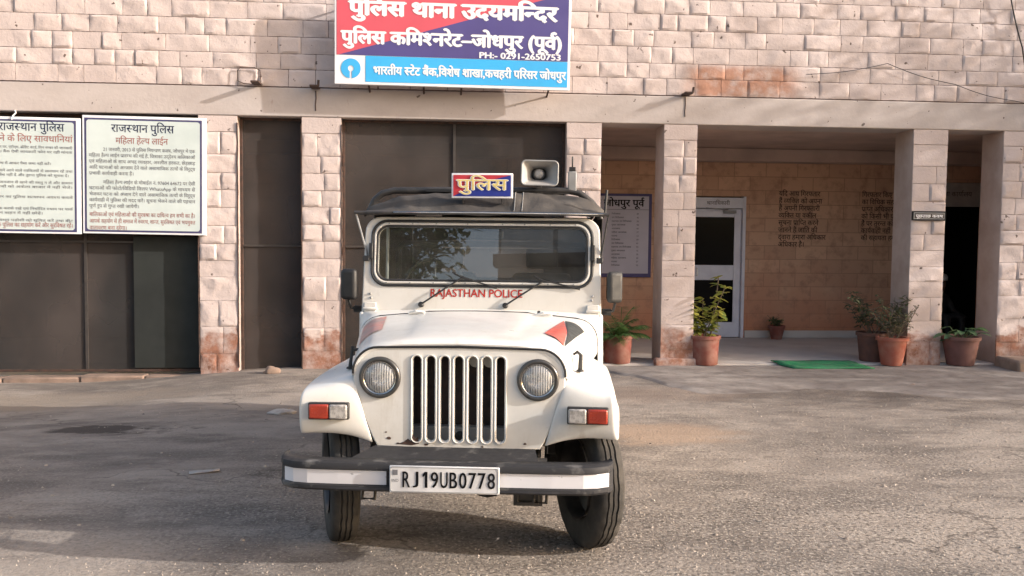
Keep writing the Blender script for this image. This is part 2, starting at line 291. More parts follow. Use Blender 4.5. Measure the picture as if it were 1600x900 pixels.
    hh = N(nt, 'ShaderNodeMath', operation='ADD'); nt.links.new(tex(nt, 42, 5, 0.7, vec=P), hh.inputs[0])
    h2 = N(nt, 'ShaderNodeMath', operation='MULTIPLY'); nt.links.new(mid, h2.inputs[0]); h2.inputs[1].default_value = 2.0; nt.links.new(h2.outputs[0], hh.inputs[1])
    bump(nt, b, hh.outputs[0], 0.9, 0.016); return m
GROUND = ground_mat()
def apron_mat():
    m, nt, b = new_mat('cement_apron'); P = N(nt, 'ShaderNodeNewGeometry').outputs['Position']
    c = mixc(nt, ramp(nt, tex(nt, 1.1, 6, 0.65, vec=P, sx=(.7, 1.3, 1)), [(0.38, 0), (0.62, 1)]), (0.22, 0.195, 0.18), (0.32, 0.285, 0.26))
    c = mixc(nt, ramp(nt, tex(nt, 5, 6, 0.7, vec=P), [(0.46, 0), (0.66, 0.7)]), c, (0.15, 0.127, 0.115))
    nt.links.new(c, b.inputs['Base Color']); b.inputs['Roughness'].default_value = 0.9
    bump(nt, b, tex(nt, 30, 6, 0.7, vec=P), 0.4, 0.008); return m
APRON = apron_mat()

# ------------------------------------------------------------------ mesh helpers
class MB:
    def __init__(s): s.v = []; s.f = []; s.t = []
    def add(s, vs, fs, mtx=None, tint=None):
        o = len(s.v)
        s.v += [tuple(mtx @ Vector(p)) if mtx else tuple(p) for p in vs]
        s.f += [tuple(i + o for i in f) for f in fs]
        s.t += [0.0 if tint is None else tint] * len(fs)
        return s
    def box(s, x0, x1, y0, y1, z0, z1, mtx=None):
        vs = [(x, y, z) for z in (z0, z1) for y in (y0, y1) for x in (x0, x1)]
        return s.add(vs, [(0, 2, 3, 1), (4, 5, 7, 6), (0, 1, 5, 4), (2, 6, 7, 3), (0, 4, 6, 2), (1, 3, 7, 5)], mtx)
    def tube(s, pts, r, n=10, closed=False, cap=True):
        pts = [Vector(p) for p in pts]; k = len(pts); rs = r if isinstance(r, (list, tuple)) else [r] * k
        vs = []; prev = None
        for i, p in enumerate(pts):
            a = pts[(i - 1) % k] if (closed or i > 0) else p; b = pts[(i + 1) % k] if (closed or i < k - 1) else p
            d = (b - a).normalized()
            if prev is None:
                u = d.cross(Vector((0, 0, 1)))
                if u.length < 1e-3: u = d.cross(Vector((1, 0, 0)))
            else: u = prev - d * prev.dot(d)
            u.normalize(); prev = u; w = d.cross(u)
            vs += [p + (u * math.cos(2 * math.pi * j / n) + w * math.sin(2 * math.pi * j / n)) * rs[i] for j in range(n)]
        fs = []
        for i in range(k if closed else k - 1):
            for j in range(n):
                a = i * n + j; b = i * n + (j + 1) % n; c = ((i + 1) % k) * n + (j + 1) % n; d = ((i + 1) % k) * n + j
                fs.append((a, b, c, d))
        if cap and not closed: fs += [tuple(range(n))[::-1], tuple((k - 1) * n + j for j in range(n))]
        return s.add(vs, fs)
    def lathe(s, prof, n=32, axis='z', c=(0, 0, 0), cap=True):
        vs = []
        for r, h in prof:
            for j in range(n):
                a = 2 * math.pi * j / n; p = (r * math.cos(a), r * math.sin(a), h)
                if axis == 'y': p = (p[0], h, p[1])
                if axis == 'x': p = (h, p[0], p[1])
                vs.append((p[0] + c[0], p[1] + c[1], p[2] + c[2]))
        fs = []
        for i in range(len(prof) - 1):
            for j in range(n): fs.append((i * n + j, i * n + (j + 1) % n, (i + 1) * n + (j + 1) % n, (i + 1) * n + j))
        if cap:
            if prof[0][0] > 1e-4: fs.append(tuple(range(n))[::-1])
            if prof[-1][0] > 1e-4: fs.append(tuple((len(prof) - 1) * n + j for j in range(n)))
        return s.add(vs, fs)
    def grid(s, rows, closed=False):
        n = len(rows[0]); vs = [p for r in rows for p in r]; fs = []
        for i in range(len(rows) - 1):
            for j in range(n if closed else n - 1):
                fs.append((i * n + j, i * n + (j + 1) % n, (i + 1) * n + (j + 1) % n, (i + 1) * n + j))
        return s.add(vs, fs)
    def prism(s, outline, y0, y1):       # outline in x,z extruded along y
        n = len(outline); vs = [(x, y0, z) for x, z in outline] + [(x, y1, z) for x, z in outline]
        fs = [tuple(range(n)), tuple(range(n, 2 * n))[::-1]] + [(i, i + n, (i + 1) % n + n, (i + 1) % n) for i in range(n)]
        return s.add(vs, fs)
def obj(name, mb, mat, parent=None, smooth=False, bevel=0.0, seg=2, solid=0.0, sub=0, loc=None, recalc=True, ang=0.7):
    me = bpy.data.meshes.new(name); me.from_pydata([tuple(p) for p in mb.v], [], mb.f)
    if any(t for t in mb.t):
        at = me.attributes.new('tint', 'FLOAT', 'FACE'); at.data.foreach_set('value', mb.t)
    me.validate()
    if recalc:
        bm = bmesh.new(); bm.from_mesh(me); bmesh.ops.recalc_face_normals(bm, faces=bm.faces); bm.to_mesh(me); bm.free()
    if mat: me.materials.append(mat)
    if smooth:
        for p in me.polygons: p.use_smooth = True
    o = bpy.data.objects.new(name, me); C.objects.link(o)
    if parent: o.parent = parent
    if loc: o.location = loc
    if solid:
        md = o.modifiers.new('solid', 'SOLIDIFY'); md.thickness = solid; md.offset = 0
    if sub:
        md = o.modifiers.new('sub', 'SUBSURF'); md.levels = sub; md.render_levels = sub
    if bevel:
        md = o.modifiers.new('bevel', 'BEVEL'); md.width = bevel; md.segments = seg; md.limit_method = 'ANGLE'; md.angle_limit = R(35)
        for p in me.polygons: p.use_smooth = True
        me.set_sharp_from_angle(angle=ang)
    elif smooth: me.set_sharp_from_angle(angle=ang)
    return o
def tag(o, label=None, cat=None, group=None, kind=None):
    for k, v in (('label', label), ('category', cat), ('group', group), ('kind', kind)):
        if v: o[k] = v
    return o
def thing(name, label, cat, loc=(0, 0, 0), rz=0.0, group=None):
    o = bpy.data.objects.new(name, None); C.objects.link(o); o.location = loc; o.rotation_euler = (0, 0, rz); o.empty_display_size = 0.2
    return tag(o, label, cat, group)
def shape2d(outer, holes, depth, bev=0.0):
    """flat plate with round-edged holes; x,z outline, front at y=-depth/2"""
    c = bpy.data.curves.new('plate', 'CURVE'); c.dimensions = '2D'; c.fill_mode = 'BOTH'; c.extrude = max(0, depth / 2 - bev); c.bevel_depth = bev; c.bevel_resolution = 2
    for pts in [outer] + holes:
        sp = c.splines.new('POLY'); sp.points.add(len(pts) - 1); sp.use_cyclic_u = True
        for p, (x, z) in zip(sp.points, pts): p.co = (x, z, 0, 1)
    o = bpy.data.objects.new('plate', c); C.objects.link(o)
    dg = bpy.context.evaluated_depsgraph_get(); e = o.evaluated_get(dg); me = e.to_mesh()
    mb = MB(); mb.add([(v.co.x, -v.co.z, v.co.y) for v in me.vertices], [tuple(p.vertices) for p in me.polygons])
    e.to_mesh_clear(); bpy.data.objects.remove(o); bpy.data.curves.remove(c); return mb
def rrect(x0, x1, z0, z1, r, n=6):
    out = []
    for cx, cz, a0 in ((x1 - r, z1 - r, 0), (x0 + r, z1 - r, 90), (x0 + r, z0 + r, 180), (x1 - r, z0 + r, 270)):
        for k in range(n + 1): a = R(a0 + 90 * k / n); out.append((cx + r * math.cos(a), cz + r * math.sin(a)))
    return out
def circ(cx, cz, r, n=32): return [(cx + r * math.cos(2 * math.pi * k / n), cz + r * math.sin(2 * math.pi * k / n)) for k in range(n)]

# ------------------------------------------------------------------ lettering
_g = {}
def _mesh_of(s, off):
    c = bpy.data.curves.new('t', 'FONT'); c.body = s; c.size = 1; c.offset = off; c.resolution_u = 3
    o = bpy.data.objects.new('t', c); C.objects.link(o)
    e = o.evaluated_get(bpy.context.evaluated_depsgraph_get()); me = e.to_mesh()
    r = [(v.co.x, v.co.y) for v in me.vertices], [tuple(p.vertices) for p in me.polygons]
    e.to_mesh_clear(); bpy.data.objects.remove(o); bpy.data.curves.remove(c); return r
def glyph(ch, off):
    k = (ch, off)
    if k not in _g:
        if ch == ' ': _g[k] = ([], [], 0.27); return _g[k]
        v, f = _mesh_of(ch, off)
        w = max(p[0] for p in _mesh_of('W', off)[0]) if ('W', 'w', off) not in _g else _g[('W', 'w', off)]
        _g[('W', 'w', off)] = w
        adv = max(p[0] for p in _mesh_of(ch + 'W', off)[0]) - w
        _g[k] = (v, f, adv)
    return _g[k]
def stem_left(v, off):
    low = [p[0] for p in v if p[1] < 0.03 - 0.0]
    mx = max(low) if low else max(p[0] for p in v)
    xs = [x for x in low if mx - x < 0.13 + 2 * off]
    return min(xs) if xs else mx - 0.1
def clip(v, f, x):
    bm = bmesh.new(); vv = [bm.verts.new((a, b, 0)) for a, b in v]
    for q in f:
        try: bm.faces.new([vv[i] for i in q])
        except Exception: pass
    bmesh.ops.bisect_plane(bm, geom=bm.verts[:] + bm.edges[:] + bm.faces[:], plane_co=(x, 0, 0), plane_no=(1, 0, 0), clear_outer=True)
    bm.verts.index_update(); r = [(p.co.x, p.co.y) for p in bm.verts], [tuple(p.index for p in q.verts) for q in bm.faces]; bm.free(); return r
def iscons(c): return '\u0915' <= c <= '\u0939'
def ismatra(c): return '\u093e' <= c <= '\u094c' or c in '\u0901\u0902\u0903\u093c'
def stroke(pts, w):
    v = []; f = []
    for i, (x, y) in enumerate(pts):
        a = pts[max(0, i - 1)]; b = pts[min(len(pts) - 1, i + 1)]; dx, dy = b[0] - a[0], b[1] - a[1]; l = math.hypot(dx, dy) or 1
        v += [(x - dy / l * w / 2, y + dx / l * w / 2), (x + dy / l * w / 2, y - dx / l * w / 2)]
        if i: f.append((2 * i - 2, 2 * i - 1, 2 * i + 1, 2 * i))
    return v, f
def layout(s, off):
    V = []; F = []; pen = [0.0]
    def put(v, f, dx=0.0):
        o = len(V); V.extend((x + pen[0] + dx, y) for x, y in v); F.extend(tuple(i + o for i in q) for q in f)
    def putg(ch):
        v, f, a = glyph(ch, off); put(v, f); pen[0] += a
    i = 0; VIR = '\u094d'
    while i < len(s):
        c = s[i]
        if not iscons(c): putg(c); i += 1; continue
        cl = [c]; i += 1; nuk = False
        while i + 1 < len(s) and s[i] == VIR and iscons(s[i + 1]): cl.append(s[i + 1]); i += 2
        mt = []
        while i < len(s) and ismatra(s[i]): mt.append(s[i]); i += 1
        if '\u093f' in mt: putg('\u093f'); mt.remove('\u093f')
        reph = cl[0] == 'र' and len(cl) > 1
        if reph: cl = cl[1:]
        rak = len(cl) > 1 and cl[-1] == 'र'
        if rak: cl = cl[:-1]
        for q in cl[:-1]:
            v, f, a = glyph(q, off)
            if q in 'टठडढदरङछह': putg(q); put(*glyph(VIR, off)[:2])
            else:
                x = a - 0.12 if q in 'कफ' else stem_left(v, off)
                v2, f2 = clip(v, f, x); put(v2, f2); pen[0] += x
        q = cl[-1]; v, f, a = glyph(q, off)
        if rak:
            x = stem_left(v, off) if q not in 'टठडढदरङछह' else a * .6
            put(*stroke([(x + .04, .22), (x - .2, .04)], .08))
        putg(q)
        for t in mt: putg(t)
        if reph: put(*stroke([(-.13, .60), (-.22, .72), (-.19, .84), (-.08, .86), (-.02, .80)], .08))
    return V, F, pen[0]
def write(mb, s, x, z, h, y=0.0, xs=1.0, off=0.0, align='l', width=None, shear=0.0):
    """letters in the x,z plane facing -y; h = cap/headline height"""
    V, F, w = layout(s, 0.0); k = h / 0.63
    sx = k * xs
    if width: sx = width / w
    x0 = x - (w * sx / 2 if align == 'c' else (w * sx if align == 'r' else 0))
    fs = []
    for q in F:
        a = sum(V[q[i]][0] * V[q[(i + 1) % len(q)]][1] - V[q[(i + 1) % len(q)]][0] * V[q[i]][1] for i in range(len(q)))
        fs.append(q if a > 0 else tuple(reversed(q)))
    cp = [(0, 0)] + ([(off, 0), (-off, 0), (0, off * .6), (0, -off * .6)] if off > .014 else ([(off, 0)] if off > 0 else []))
    for q, (dx, dy) in enumerate(cp):      # heavier strokes: stacked sheets of paint a hair apart
        mb.add([(x0 + (px + dx + py * shear) * sx, y - .0002 * q, z + (py + dy) * k) for px, py in V], fs)
    return w * sx
def text_obj(name, mb, mat, parent): return obj(name, mb, mat, parent, recalc=False)

# ================================================================== SETTING
Y0 = 11.06
def sm(a, b, x):
    t = max(0, min(1, (x - a) / (b - a))); return t * t * (3 - 2 * t)
def gz(x, y):
    h = -0.16 * sm(1.6, 4.6, -x) * sm(6.5, 10.3, y)
    return h + 0.012 * noise.noise(Vector((x * .6, y * .6, 0))) * sm(1.5, 3, math.hypot(x - .3, y - 5.5) - 1)
g = MB()
xs = [-900, -300, -100, -40, -20] + [-12 + .3 * i for i in range(84)] + [16, 25, 50, 120, 300, 900]
ys = [-900, -300, -100, -40, -15, -5] + [0 + .3 * i for i in range(42)] + [14, 18, 30, 60, 150, 400, 900]
g.grid([[(x, y, gz(x, y) if (-12 <= x <= 13.3 and 0 <= y <= 12.4) else (gz(x, y) if y > 0 and y < 14 and x > -20 else (-.0)) - (0.05 if y > 12.4 else 0)) for x in xs] for y in ys])
tag(obj('ground', g, GROUND, smooth=True), kind='structure')
# cement apron in front of the porch, irregular edge
a = MB(); top = []; 
edge = [(1.9, 10.9), (2.1, 10.6), (2.35, 10.2), (2.5, 9.6), (2.75, 9.0), (3.3, 8.95), (4.0, 9.3), (4.6, 9.15), (5.2, 8.75), (5.9, 8.55), (6.8, 8.45), (8.0, 8.2), (10, 8.0), (13, 7.8)]
ed2 = []
for i in range(len(edge) - 1):
    for k in range(5): t = k / 5; ed2.append((edge[i][0] + (edge[i + 1][0] - edge[i][0]) * t, edge[i][1] + (edge[i + 1][1] - edge[i][1]) * t + .10 * noise.noise(Vector((i + t, 3, 1)) * 1.7)))
edge = ed2
rows = []
for k in range(25):
    t = k / 24; rows.append([(x, y + (11.0 - y) * t, gz(x, y + (11.0 - y) * t) - 0.010 + 0.03 * t + 0.022 * min(1, t * 4)) for x, y in edge])
a.grid(rows); tag(obj('cement_apron', a, APRON, smooth=True), kind='structure')
# loose gravel
gr = MB(); rnd = random.Random(3)
for i in range(14000):
    y = 2.6 + 6.0 * rnd.random() ** 1.4; x = rnd.uniform(-.75, .75) * (y + .5) + .35
    dens = noise.noise(Vector((x * .7, y * .9, 5))) + .35 - (.5 if x < -1 and y > 4.6 else 0)
    if rnd.random() > dens + .35: continue
    r = rnd.uniform(.003, .0085) * (1.6 if rnd.random() < .05 else 1); z = gz(x, y)
    an = rnd.uniform(0, 6.28); vs = []
    for j in range(5):
        q = an + j * 1.257; k = rnd.uniform(.7, 1.25); vs.append((x + r * k * math.cos(q), y + r * k * math.sin(q) * .8, z - .001))
    vs.append((x + rnd.uniform(-.3, .3) * r, y, z + r * rnd.uniform(.6, 1.0)))
    gr.add(vs, [(j, (j + 1) % 5, 5) for j in range(5)])
for i in range(150):
    y = 3.0 + 5.8 * rnd.random(); x = rnd.uniform(-.6, .6) * (y + .5) + .3; r = rnd.uniform(.008, .018); z = gz(x, y); an = rnd.uniform(0, 6.28); vs = []
    for j in range(6):
        q = an + j * 1.047; k = rnd.uniform(.6, 1.3); vs.append((x + r * k * math.cos(q), y + r * k * math.sin(q) * .8, z - .002)); 
    for j in range(6): vs.append((x + (vs[j][0] - x) * .6, y + (vs[j][1] - y) * .6, z + r * rnd.uniform(.3, .6)))
    gr.add(vs, [(j, (j + 1) % 6, 6 + (j + 1) % 6, 6 + j) for j in range(6)] + [(6, 7, 8, 9, 10, 11)])
GRAV = M('gravel_stone', (0.42, 0.37, 0.32), 0.9, col2=(0.16, 0.135, 0.12), scale=7)
tag(obj('gravel', gr, GRAV), kind='stuff', label='loose grit scattered over the worn tarmac', cat='gravel')

# ------------------------------------------------------------------ police station building
B = thing('police_station', 'pink washed stone police station with an open porch and screened bays behind the jeep', 'building', (1.5, Y0, 0))
bo = Vector((1.5, Y0, 0))
def bp(name, mb, mat, parent=None, **kw):
    mb.v = [(x - bo.x, y - bo.y, z - bo.z) for x, y, z in mb.v]; return obj(name, mb, mat, parent or B, **kw)
def block(mb, x0, x1, z0, z1, yf, rnd, amp=0.017, plain=0.2):
    w, h = x1 - x0, z1 - z0; nx = max(4, int(w / 0.022)); nz = max(4, int(h / 0.022)); sd = rnd.uniform(0, 100)
    flat = rnd.random() < plain; A = amp * (0.25 if flat else rnd.uniform(.65, 1.15)); tilt = rnd.uniform(-.35, .35); tl2 = rnd.uniform(-.35, .35)
    pl = []
    for q in range(rnd.randint(5, 9)):
        pl.append((rnd.uniform(0, w), rnd.uniform(0, h), rnd.uniform(.55, 1.0), rnd.uniform(-1, 1) * 5.5, rnd.uniform(-1, 1) * 6.5))
    vs = []
    for j in range(nz + 1):
        for i in range(nx + 1):
            u, v = i / nx, j / nz; x = x0 + w * u; z = z0 + h * v
            e = min(u * w, (1 - u) * w, v * h, (1 - v) * h); k = min(1, e / 0.016)
            p = Vector((x * 9, sd, z * 12)); n1 = noise.noise(p); n3 = noise.noise(p * 3.1)
            fc = min(q[2] + (u * w - q[0]) * q[3] + (v * h - q[1]) * q[4] + .06 * n3 for q in pl)
            d = k * A * (max(-.1, .35 + fc) + .30 * n1 + .16 * n3)
            jx = (noise.noise(Vector((x * 20, z * 20, sd))) * .003) if e < 1e-6 else 0
            vs.append((x + jx, yf - 0.010 - d, z + jx))
    fs = [(j * (nx + 1) + i, j * (nx + 1) + i + 1, (j + 1) * (nx + 1) + i + 1, (j + 1) * (nx + 1) + i) for j in range(nz) for i in range(nx)]
    ring = [i for i in range(nx + 1)] + [j * (nx + 1) + nx for j in range(1, nz + 1)] + [nz * (nx + 1) + i for i in range(nx - 1, -1, -1)] + [j * (nx + 1) for j in range(nz - 1, 0, -1)]
    o = len(vs); vs += [(vs[i][0], yf + .01, vs[i][2]) for i in ring]
    fs += [(ring[i], o + i, o + (i + 1) % len(ring), ring[(i + 1) % len(ring)]) for i in range(len(ring))]
    mb.add(vs, fs, tint=rnd.uniform(0.02, 1.0))
def course(mb, x0, x1, z0, z1, yf, rnd, wmin=.2, wmax=.5, gap=.005, **kw):
    x = x0
    while x < x1 - .01:
        w = rnd.uniform(wmin, wmax)
        if x1 - (x + w) < wmin * .8: w = x1 - x
        block(mb, x + gap / 2, x + w - gap / 2, z0 + gap / 2, z1 - gap / 2, yf, rnd, **kw); x += w
rnd = random.Random(11)
XL, XR = -8.5, 11.5
# upper wall
bp('backing_wall', MB().box(XL, XR, Y0, Y0 + .3, 3.40, 6.2), MORTAR)
uw = MB(); z = 3.41
while z < 5.2:
    h = rnd.choice((.185, .19, .2, .205)); course(uw, XL + rnd.uniform(0, .1), XR, z, z + h, Y0, rnd, .22, .52, plain=.15, gap=.006); z += h
while z < 6.2:
    course(uw, XL, XR, z, z + .2, Y0, rnd, .5, .9); z += .2
bp('stone_wall', uw, STONE, smooth=True, recalc=False, ang=.5)
lt = MB()
nx = 60
lt.box(XL, XR, Y0 - .012, Y0 + .46, 3.055, 3.40)
bp('lintel', lt, PLASTER, bevel=.012)
# pillars
def pillar(x0, x1, depth, zb, hl, rg=.75):
    p = bp('pillar', MB().box(x0 + .004, x1 - .004, Y0 + .006, Y0 + depth, zb, 3.054), SIDE)
    mb = MB(); z = zb; tops = 2.86
    while z < tops - .02:
        low = z < 1.3
        h = rnd.uniform(.26, .36) if z < .9 else rnd.uniform(.19, .23)
        if tops - (z + h) < .12: h = tops - z
        course(mb, x0, x1, z, z + h, Y0, rnd, .17, .34 if not low else .5, plain=.35 if low else .2, amp=.018, gap=.006 if not low else .004); z += h
    block(mb, x0, x1, tops + .005, 3.05, Y0, rnd, amp=.008, plain=1.0)
    f = obj('stone_facing', mb, STONE, p, smooth=True, recalc=False, ang=.5); me = f.data
    for v in me.vertices: v.co -= bo
    return p
PIL = [(-2.885, -2.432, .46, -.14), (-1.667, -1.20, .46, -.10), (1.55, 1.985, .46, -.03), (2.775, 3.195, .46, -.03), (6.005, 6.46, .46, -.01), (7.21, XR, .46, -.02), (XL, -6.6, .46, -.2)]
for x0, x1, d, zb in PIL: pillar(x0, x1, d, zb, 0)
# footing stone of one pillar
bp('pillar_foot', MB().box(2.70, 3.26, Y0 - .05, Y0 + .06, -.03, .13), STONE, bevel=.02)
# porch shell
YB = 14.06
bp('porch_floor', MB().box(XL, 1.76, Y0 + .24, YB + .02, -.3, .05).box(1.7605, XR, Y0 + .02, YB + .02, -.1, .05), FLOOR, bevel=.006)
bp('porch_ceiling', MB().box(XL, XR, Y0 + .47, YB + .1, 3.06, 3.2), CEIL)
iw = MB()
DX0, DX1, DZ = 3.90, 4.88, 2.32      # white door opening
EX0, EX1, EZ = 7.75, 8.92, 2.22      # dark doorway
for x0, x1, z0, z1 in ((XL, DX0, .052, 3.058), (DX0, DX1, DZ, 3.058), (DX1, EX0, .052, 3.058), (EX0, EX1, EZ, 3.058), (EX1, XR, .052, 3.058)):
    iw.box(x0, x1, YB, YB + .2, z0, z1)
bp('inner_wall', iw, INNER)
bp('skirting', MB().box(DX1 + .02, EX0 - .02, YB - .025, YB - .002, .053, .17), FLOOR, bevel=.005)
bp('ceiling_beam', MB().box(XL + .1, XR - .1, YB - .32, YB - .004, 2.86, 3.055), CEIL, bevel=.01)
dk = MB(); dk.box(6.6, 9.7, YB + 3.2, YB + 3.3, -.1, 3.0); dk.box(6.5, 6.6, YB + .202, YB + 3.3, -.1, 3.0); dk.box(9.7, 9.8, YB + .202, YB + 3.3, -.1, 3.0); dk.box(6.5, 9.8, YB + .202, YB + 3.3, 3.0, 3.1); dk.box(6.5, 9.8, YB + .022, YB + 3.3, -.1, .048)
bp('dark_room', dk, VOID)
bp('roof', MB().box(XL, XR, Y0 + .3, YB + 4.2, 6.0, 6.15), CEIL)
ends = MB(); ends.box(XL - .2, XL, Y0, YB + 4.2, -.2, 6.2); ends.box(XR, XR + .2, Y0, YB + 4.2, -.2, 6.2); ends.box(XL, XR, YB + 4.0, YB + 4.2, -.2, 6.0)
bp('end_wall', ends, SIDE)
# door in the porch
DR = bp('door', MB().box(DX0 + .055, DX1 - .055, YB + .03, YB + .07, .06, .30), ALU, bevel=.004)
def bsub(name, mb, mat, parent, **kw):
    mb.v = [(x - bo.x, y - bo.y, z - bo.z) for x, y, z in mb.v]; return obj(name, mb, mat, parent, **kw)
lf = MB()
lf.box(DX0 + .055, DX0 + .16, YB + .03, YB + .07, .302, 2.12); lf.box(DX1 - .17, DX1 - .055, YB + .03, YB + .07, .302, 2.12)
lf.box(DX0 + .162, DX1 - .172, YB + .03, YB + .07, .98, 1.22); lf.box(DX0 + .162, DX1 - .172, YB + .03, YB + .07, 1.99, 2.12)
bsub('door_rails', lf, ALU, DR, bevel=.004)
gl = MB(); gl.box(DX0 + .155, DX1 - .165, YB + .045, YB + .055, .29, .99); gl.box(DX0 + .155, DX1 - .165, YB + .045, YB + .055, 1.21, 2.0)
bsub('pane', gl, DARKGLASS, DR)
fm = MB(); fm.box(DX0, DX0 + .05, YB - .02, YB + .1, 0.052, DZ); fm.box(DX1 - .05, DX1, YB - .02, YB + .1, 0.052, DZ); fm.box(DX0 + .052, DX1 - .052, YB - .02, YB + .1, 2.13, 2.30)
bsub('frame', fm, ALU, DR, bevel=.004)
dc = MB(); dc.box(DX1 - .36, DX1 - .16, YB - .03, YB + .028, 2.05, 2.10); dc.tube([(DX1 - .3, YB - .04, 2.11), (DX1 - .52, YB - .09, 2.115), (DX1 - .66, YB - .03, 2.13)], .01, 6)
bsub('door_closer', dc, GREYPL, DR, bevel=.004)
hd = MB(); hd.tube([(DX0 + .2, YB + .03, 1.05), (DX0 + .2, YB - .02, 1.05), (DX0 + .2, YB - .02, 1.17), (DX0 + .2, YB + .03, 1.17)], .008, 6)
bsub('handle', hd, CHROME, DR)
tm = MB(); write(tm, 'थानाधिकारी', (DX0 + DX1) / 2 + .03, 2.185, .055, YB - .023, align='c', off=.01)
tm.v = [(x - bo.x, y - bo.y, z - bo.z) for x, y, z in tm.v]; text_obj('lettering', tm, TXTWALL, DR)
# header over the dark doorway
HD = bp('doorway_header', MB().box(EX0 - .08, EX1 + .02, YB - .03, YB - .004, EZ - .02, EZ + .37), M('header_grey', (.42, .375, .37), .8, scale=4), bevel=.006)
tm = MB(); write(tm, 'थाना कार्यालय', (EX0 + EX1) / 2 + .02, EZ + .15, .07, YB - .033, align='c', off=.012)
tm.v = [(x - bo.x, y - bo.y, z - bo.z) for x, y, z in tm.v]; text_obj('lettering', tm, TXTWALL, HD)
# painted lettering on the inner wall
def wall_lines(lines, x, z, h, pitch):
    mb = MB()
    for i, s in enumerate(lines): write(mb, s, x, z - i * pitch, h, YB - .004, xs=.9, off=.016)
    mb.v = [(px - bo.x, py - bo.y, pz - bo.z) for px, py, pz in mb.v]; text_obj('painted_text', mb, TXTWALL, B)
wall_lines(['यदि आप गिरफ्तार', 'हैं व्यक्ति को अपना', 'हैं अपनी गिरफ्तारी', 'व्यक्ति या वकील', 'सूचना प्राप्ति करने', 'जानने है जाति की', 'द्वारा हमारा अधिकार', 'अधिकार है।'], 5.42, 2.34, .072, .116)
wall_lines(['गिरफ्तार किए जाने', 'का विधिक सहायता', 'प्राप्त अधिकार हैं', 'को किसी भी पुलिस', 'हैं पर तुरन्त कार्य', 'कार्यवाही नहीं', 'की सहायता हमारी'], 6.80, 2.34, .072, .116)
# screened bays
def screen_bay(x0, x1, zb, muls, rails):
    s = bp('screen_panel', MB().box(x0 + .03, x1 - .03, Y0 + .16, Y0 + .164, zb + .02, 3.04), SCREEN)
    f = MB(); w = .03
    f.box(x0 + .001, x0 + w, Y0 + .14, Y0 + .185, zb, 3.053); f.box(x1 - w, x1 - .001, Y0 + .14, Y0 + .185, zb, 3.053)
    f.box(x0 + w + .001, x1 - w - .001, Y0 + .14, Y0 + .185, zb, zb + w); f.box(x0 + w + .001, x1 - w - .001, Y0 + .14, Y0 + .185, 3.053 - w, 3.053)
    bsub('screen_frame', f, RUST, s, bevel=.003)
    if muls or rails:
        f = MB()
        for m in muls: f.box(m - .016, m + .016, Y0 + .142, Y0 + .158, zb + .035, 3.02)
        for r_ in rails: f.box(x0 + .035, x1 - .035, Y0 + .136, Y0 + .1415, r_ - .012, r_ + .012)
        bsub('screen_bar', f, DARKFRAME, s)
screen_bay(-6.6, -2.886, -.05, (-5.5, -4.27), (1.53,))
screen_bay(-2.431, -1.668, -.09, (), (1.50,))
screen_bay(-1.199, 1.549, -.06, (.17,), (1.50,))
gs = bp('screen_panel', MB().box(-3.70, -2.93, Y0 + .125, Y0 + .130, .0, 1.60), M('green_screen_sheet', (.022, .026, .024), .9, col2=(.016, .019, .018), scale=1.5))
# ragged mesh edging nailed down the bay sides
for x in (-2.895, -2.43, -1.672, -1.196):
    mb = MB(); pts = []
    for k in range(26): pts.append((x + .006 * noise.noise(Vector((k * .9, x, 0))), Y0 - .012 + .01 * noise.noise(Vector((k * .7, x, 3))), .02 + k * .118))
    mb.tube(pts, .009, 5); bp('screen_batten', mb, RUST)
# threshold stones below the left bay
for k, (x0, x1, zt) in enumerate(((-6.58, -5.2, -.085), (-5.19, -4.3, -.075), (-4.29, -3.55, -.055), (-3.54, -2.89, -.06))):
    bp('threshold_stone', MB().box(x0, x1, Y0 - .035 + .012 * (k % 2), Y0 + .2, -.32, zt - .02), SLAB, bevel=.02)

# ------------------------------------------------------------------ signboards
def board_root(name, label, cat, x, z, y, tilt=0.0, roll=0.0, group=None):
    o = thing(name, label, cat, (x, y, z), 0, group); o.rotation_euler = (tilt, roll, 0); return o
# main board: bottom edge stands off the wall, face leans forward
SBW, SBH = 2.78, 1.12
sb = board_root('police_signboard', 'large red and blue police station signboard fixed above the middle screened bay', 'sign', .145, 3.40, Y0 - .30, R(2.0), R(.35))
hw = SBW / 2
obj('panel', MB().box(-hw, hw, 0, .05, 0, SBH), SIGNWHITE, sb, bevel=.006)
zc0, zc1 = .035, .335       # blue strip
obj('bank_strip', MB().add([(-hw + .36, -.003, zc0), (hw - .03, -.003, zc0), (hw - .03, -.003, zc1), (-hw + .36, -.003, zc1)], [(0, 1, 2, 3)]), SIGNCYAN, sb)
zr0, zr1 = zc1 + .004, SBH - .03
xl_, xr_ = -hw + .025, hw - .03
obj('blue_field', MB().add([(xl_ + .02, -.003, zr0), (xr_, -.003, zr0), (xr_, -.003, zr1), (xr_ - .16, -.003, zr1)], [(0, 1, 2, 3)]), SIGNBLUE, sb)
obj('red_field', MB().add([(xl_, -.003, zr0), (xl_ + .02, -.003, zr0), (xr_ - .16, -.003, zr1), (xl_, -.003, zr1)], [(0, 1, 2, 3)]), SIGNRED, sb)
tm = MB()
write(tm, 'पुलिस थाना उदयमन्दिर', 0.0, .80, .160, -.006, off=.055, align='c', width=2.44)
write(tm, 'पुलिस कमिश्नरेट–जोधपुर (पूर्व)', -.01, .475, .140, -.006, off=.05, align='c', width=2.60)
write(tm, 'PH:- 0291-2650753', hw - .11, .350, .062, -.006, off=.04, align='r', width=.98)
write(tm, 'भारतीय स्टेट बैंक,विशेष शाखा,कचहरी परिसर जोधपुर', hw - .05, .125, .088, -.006, off=.04, align='r', width=2.28)
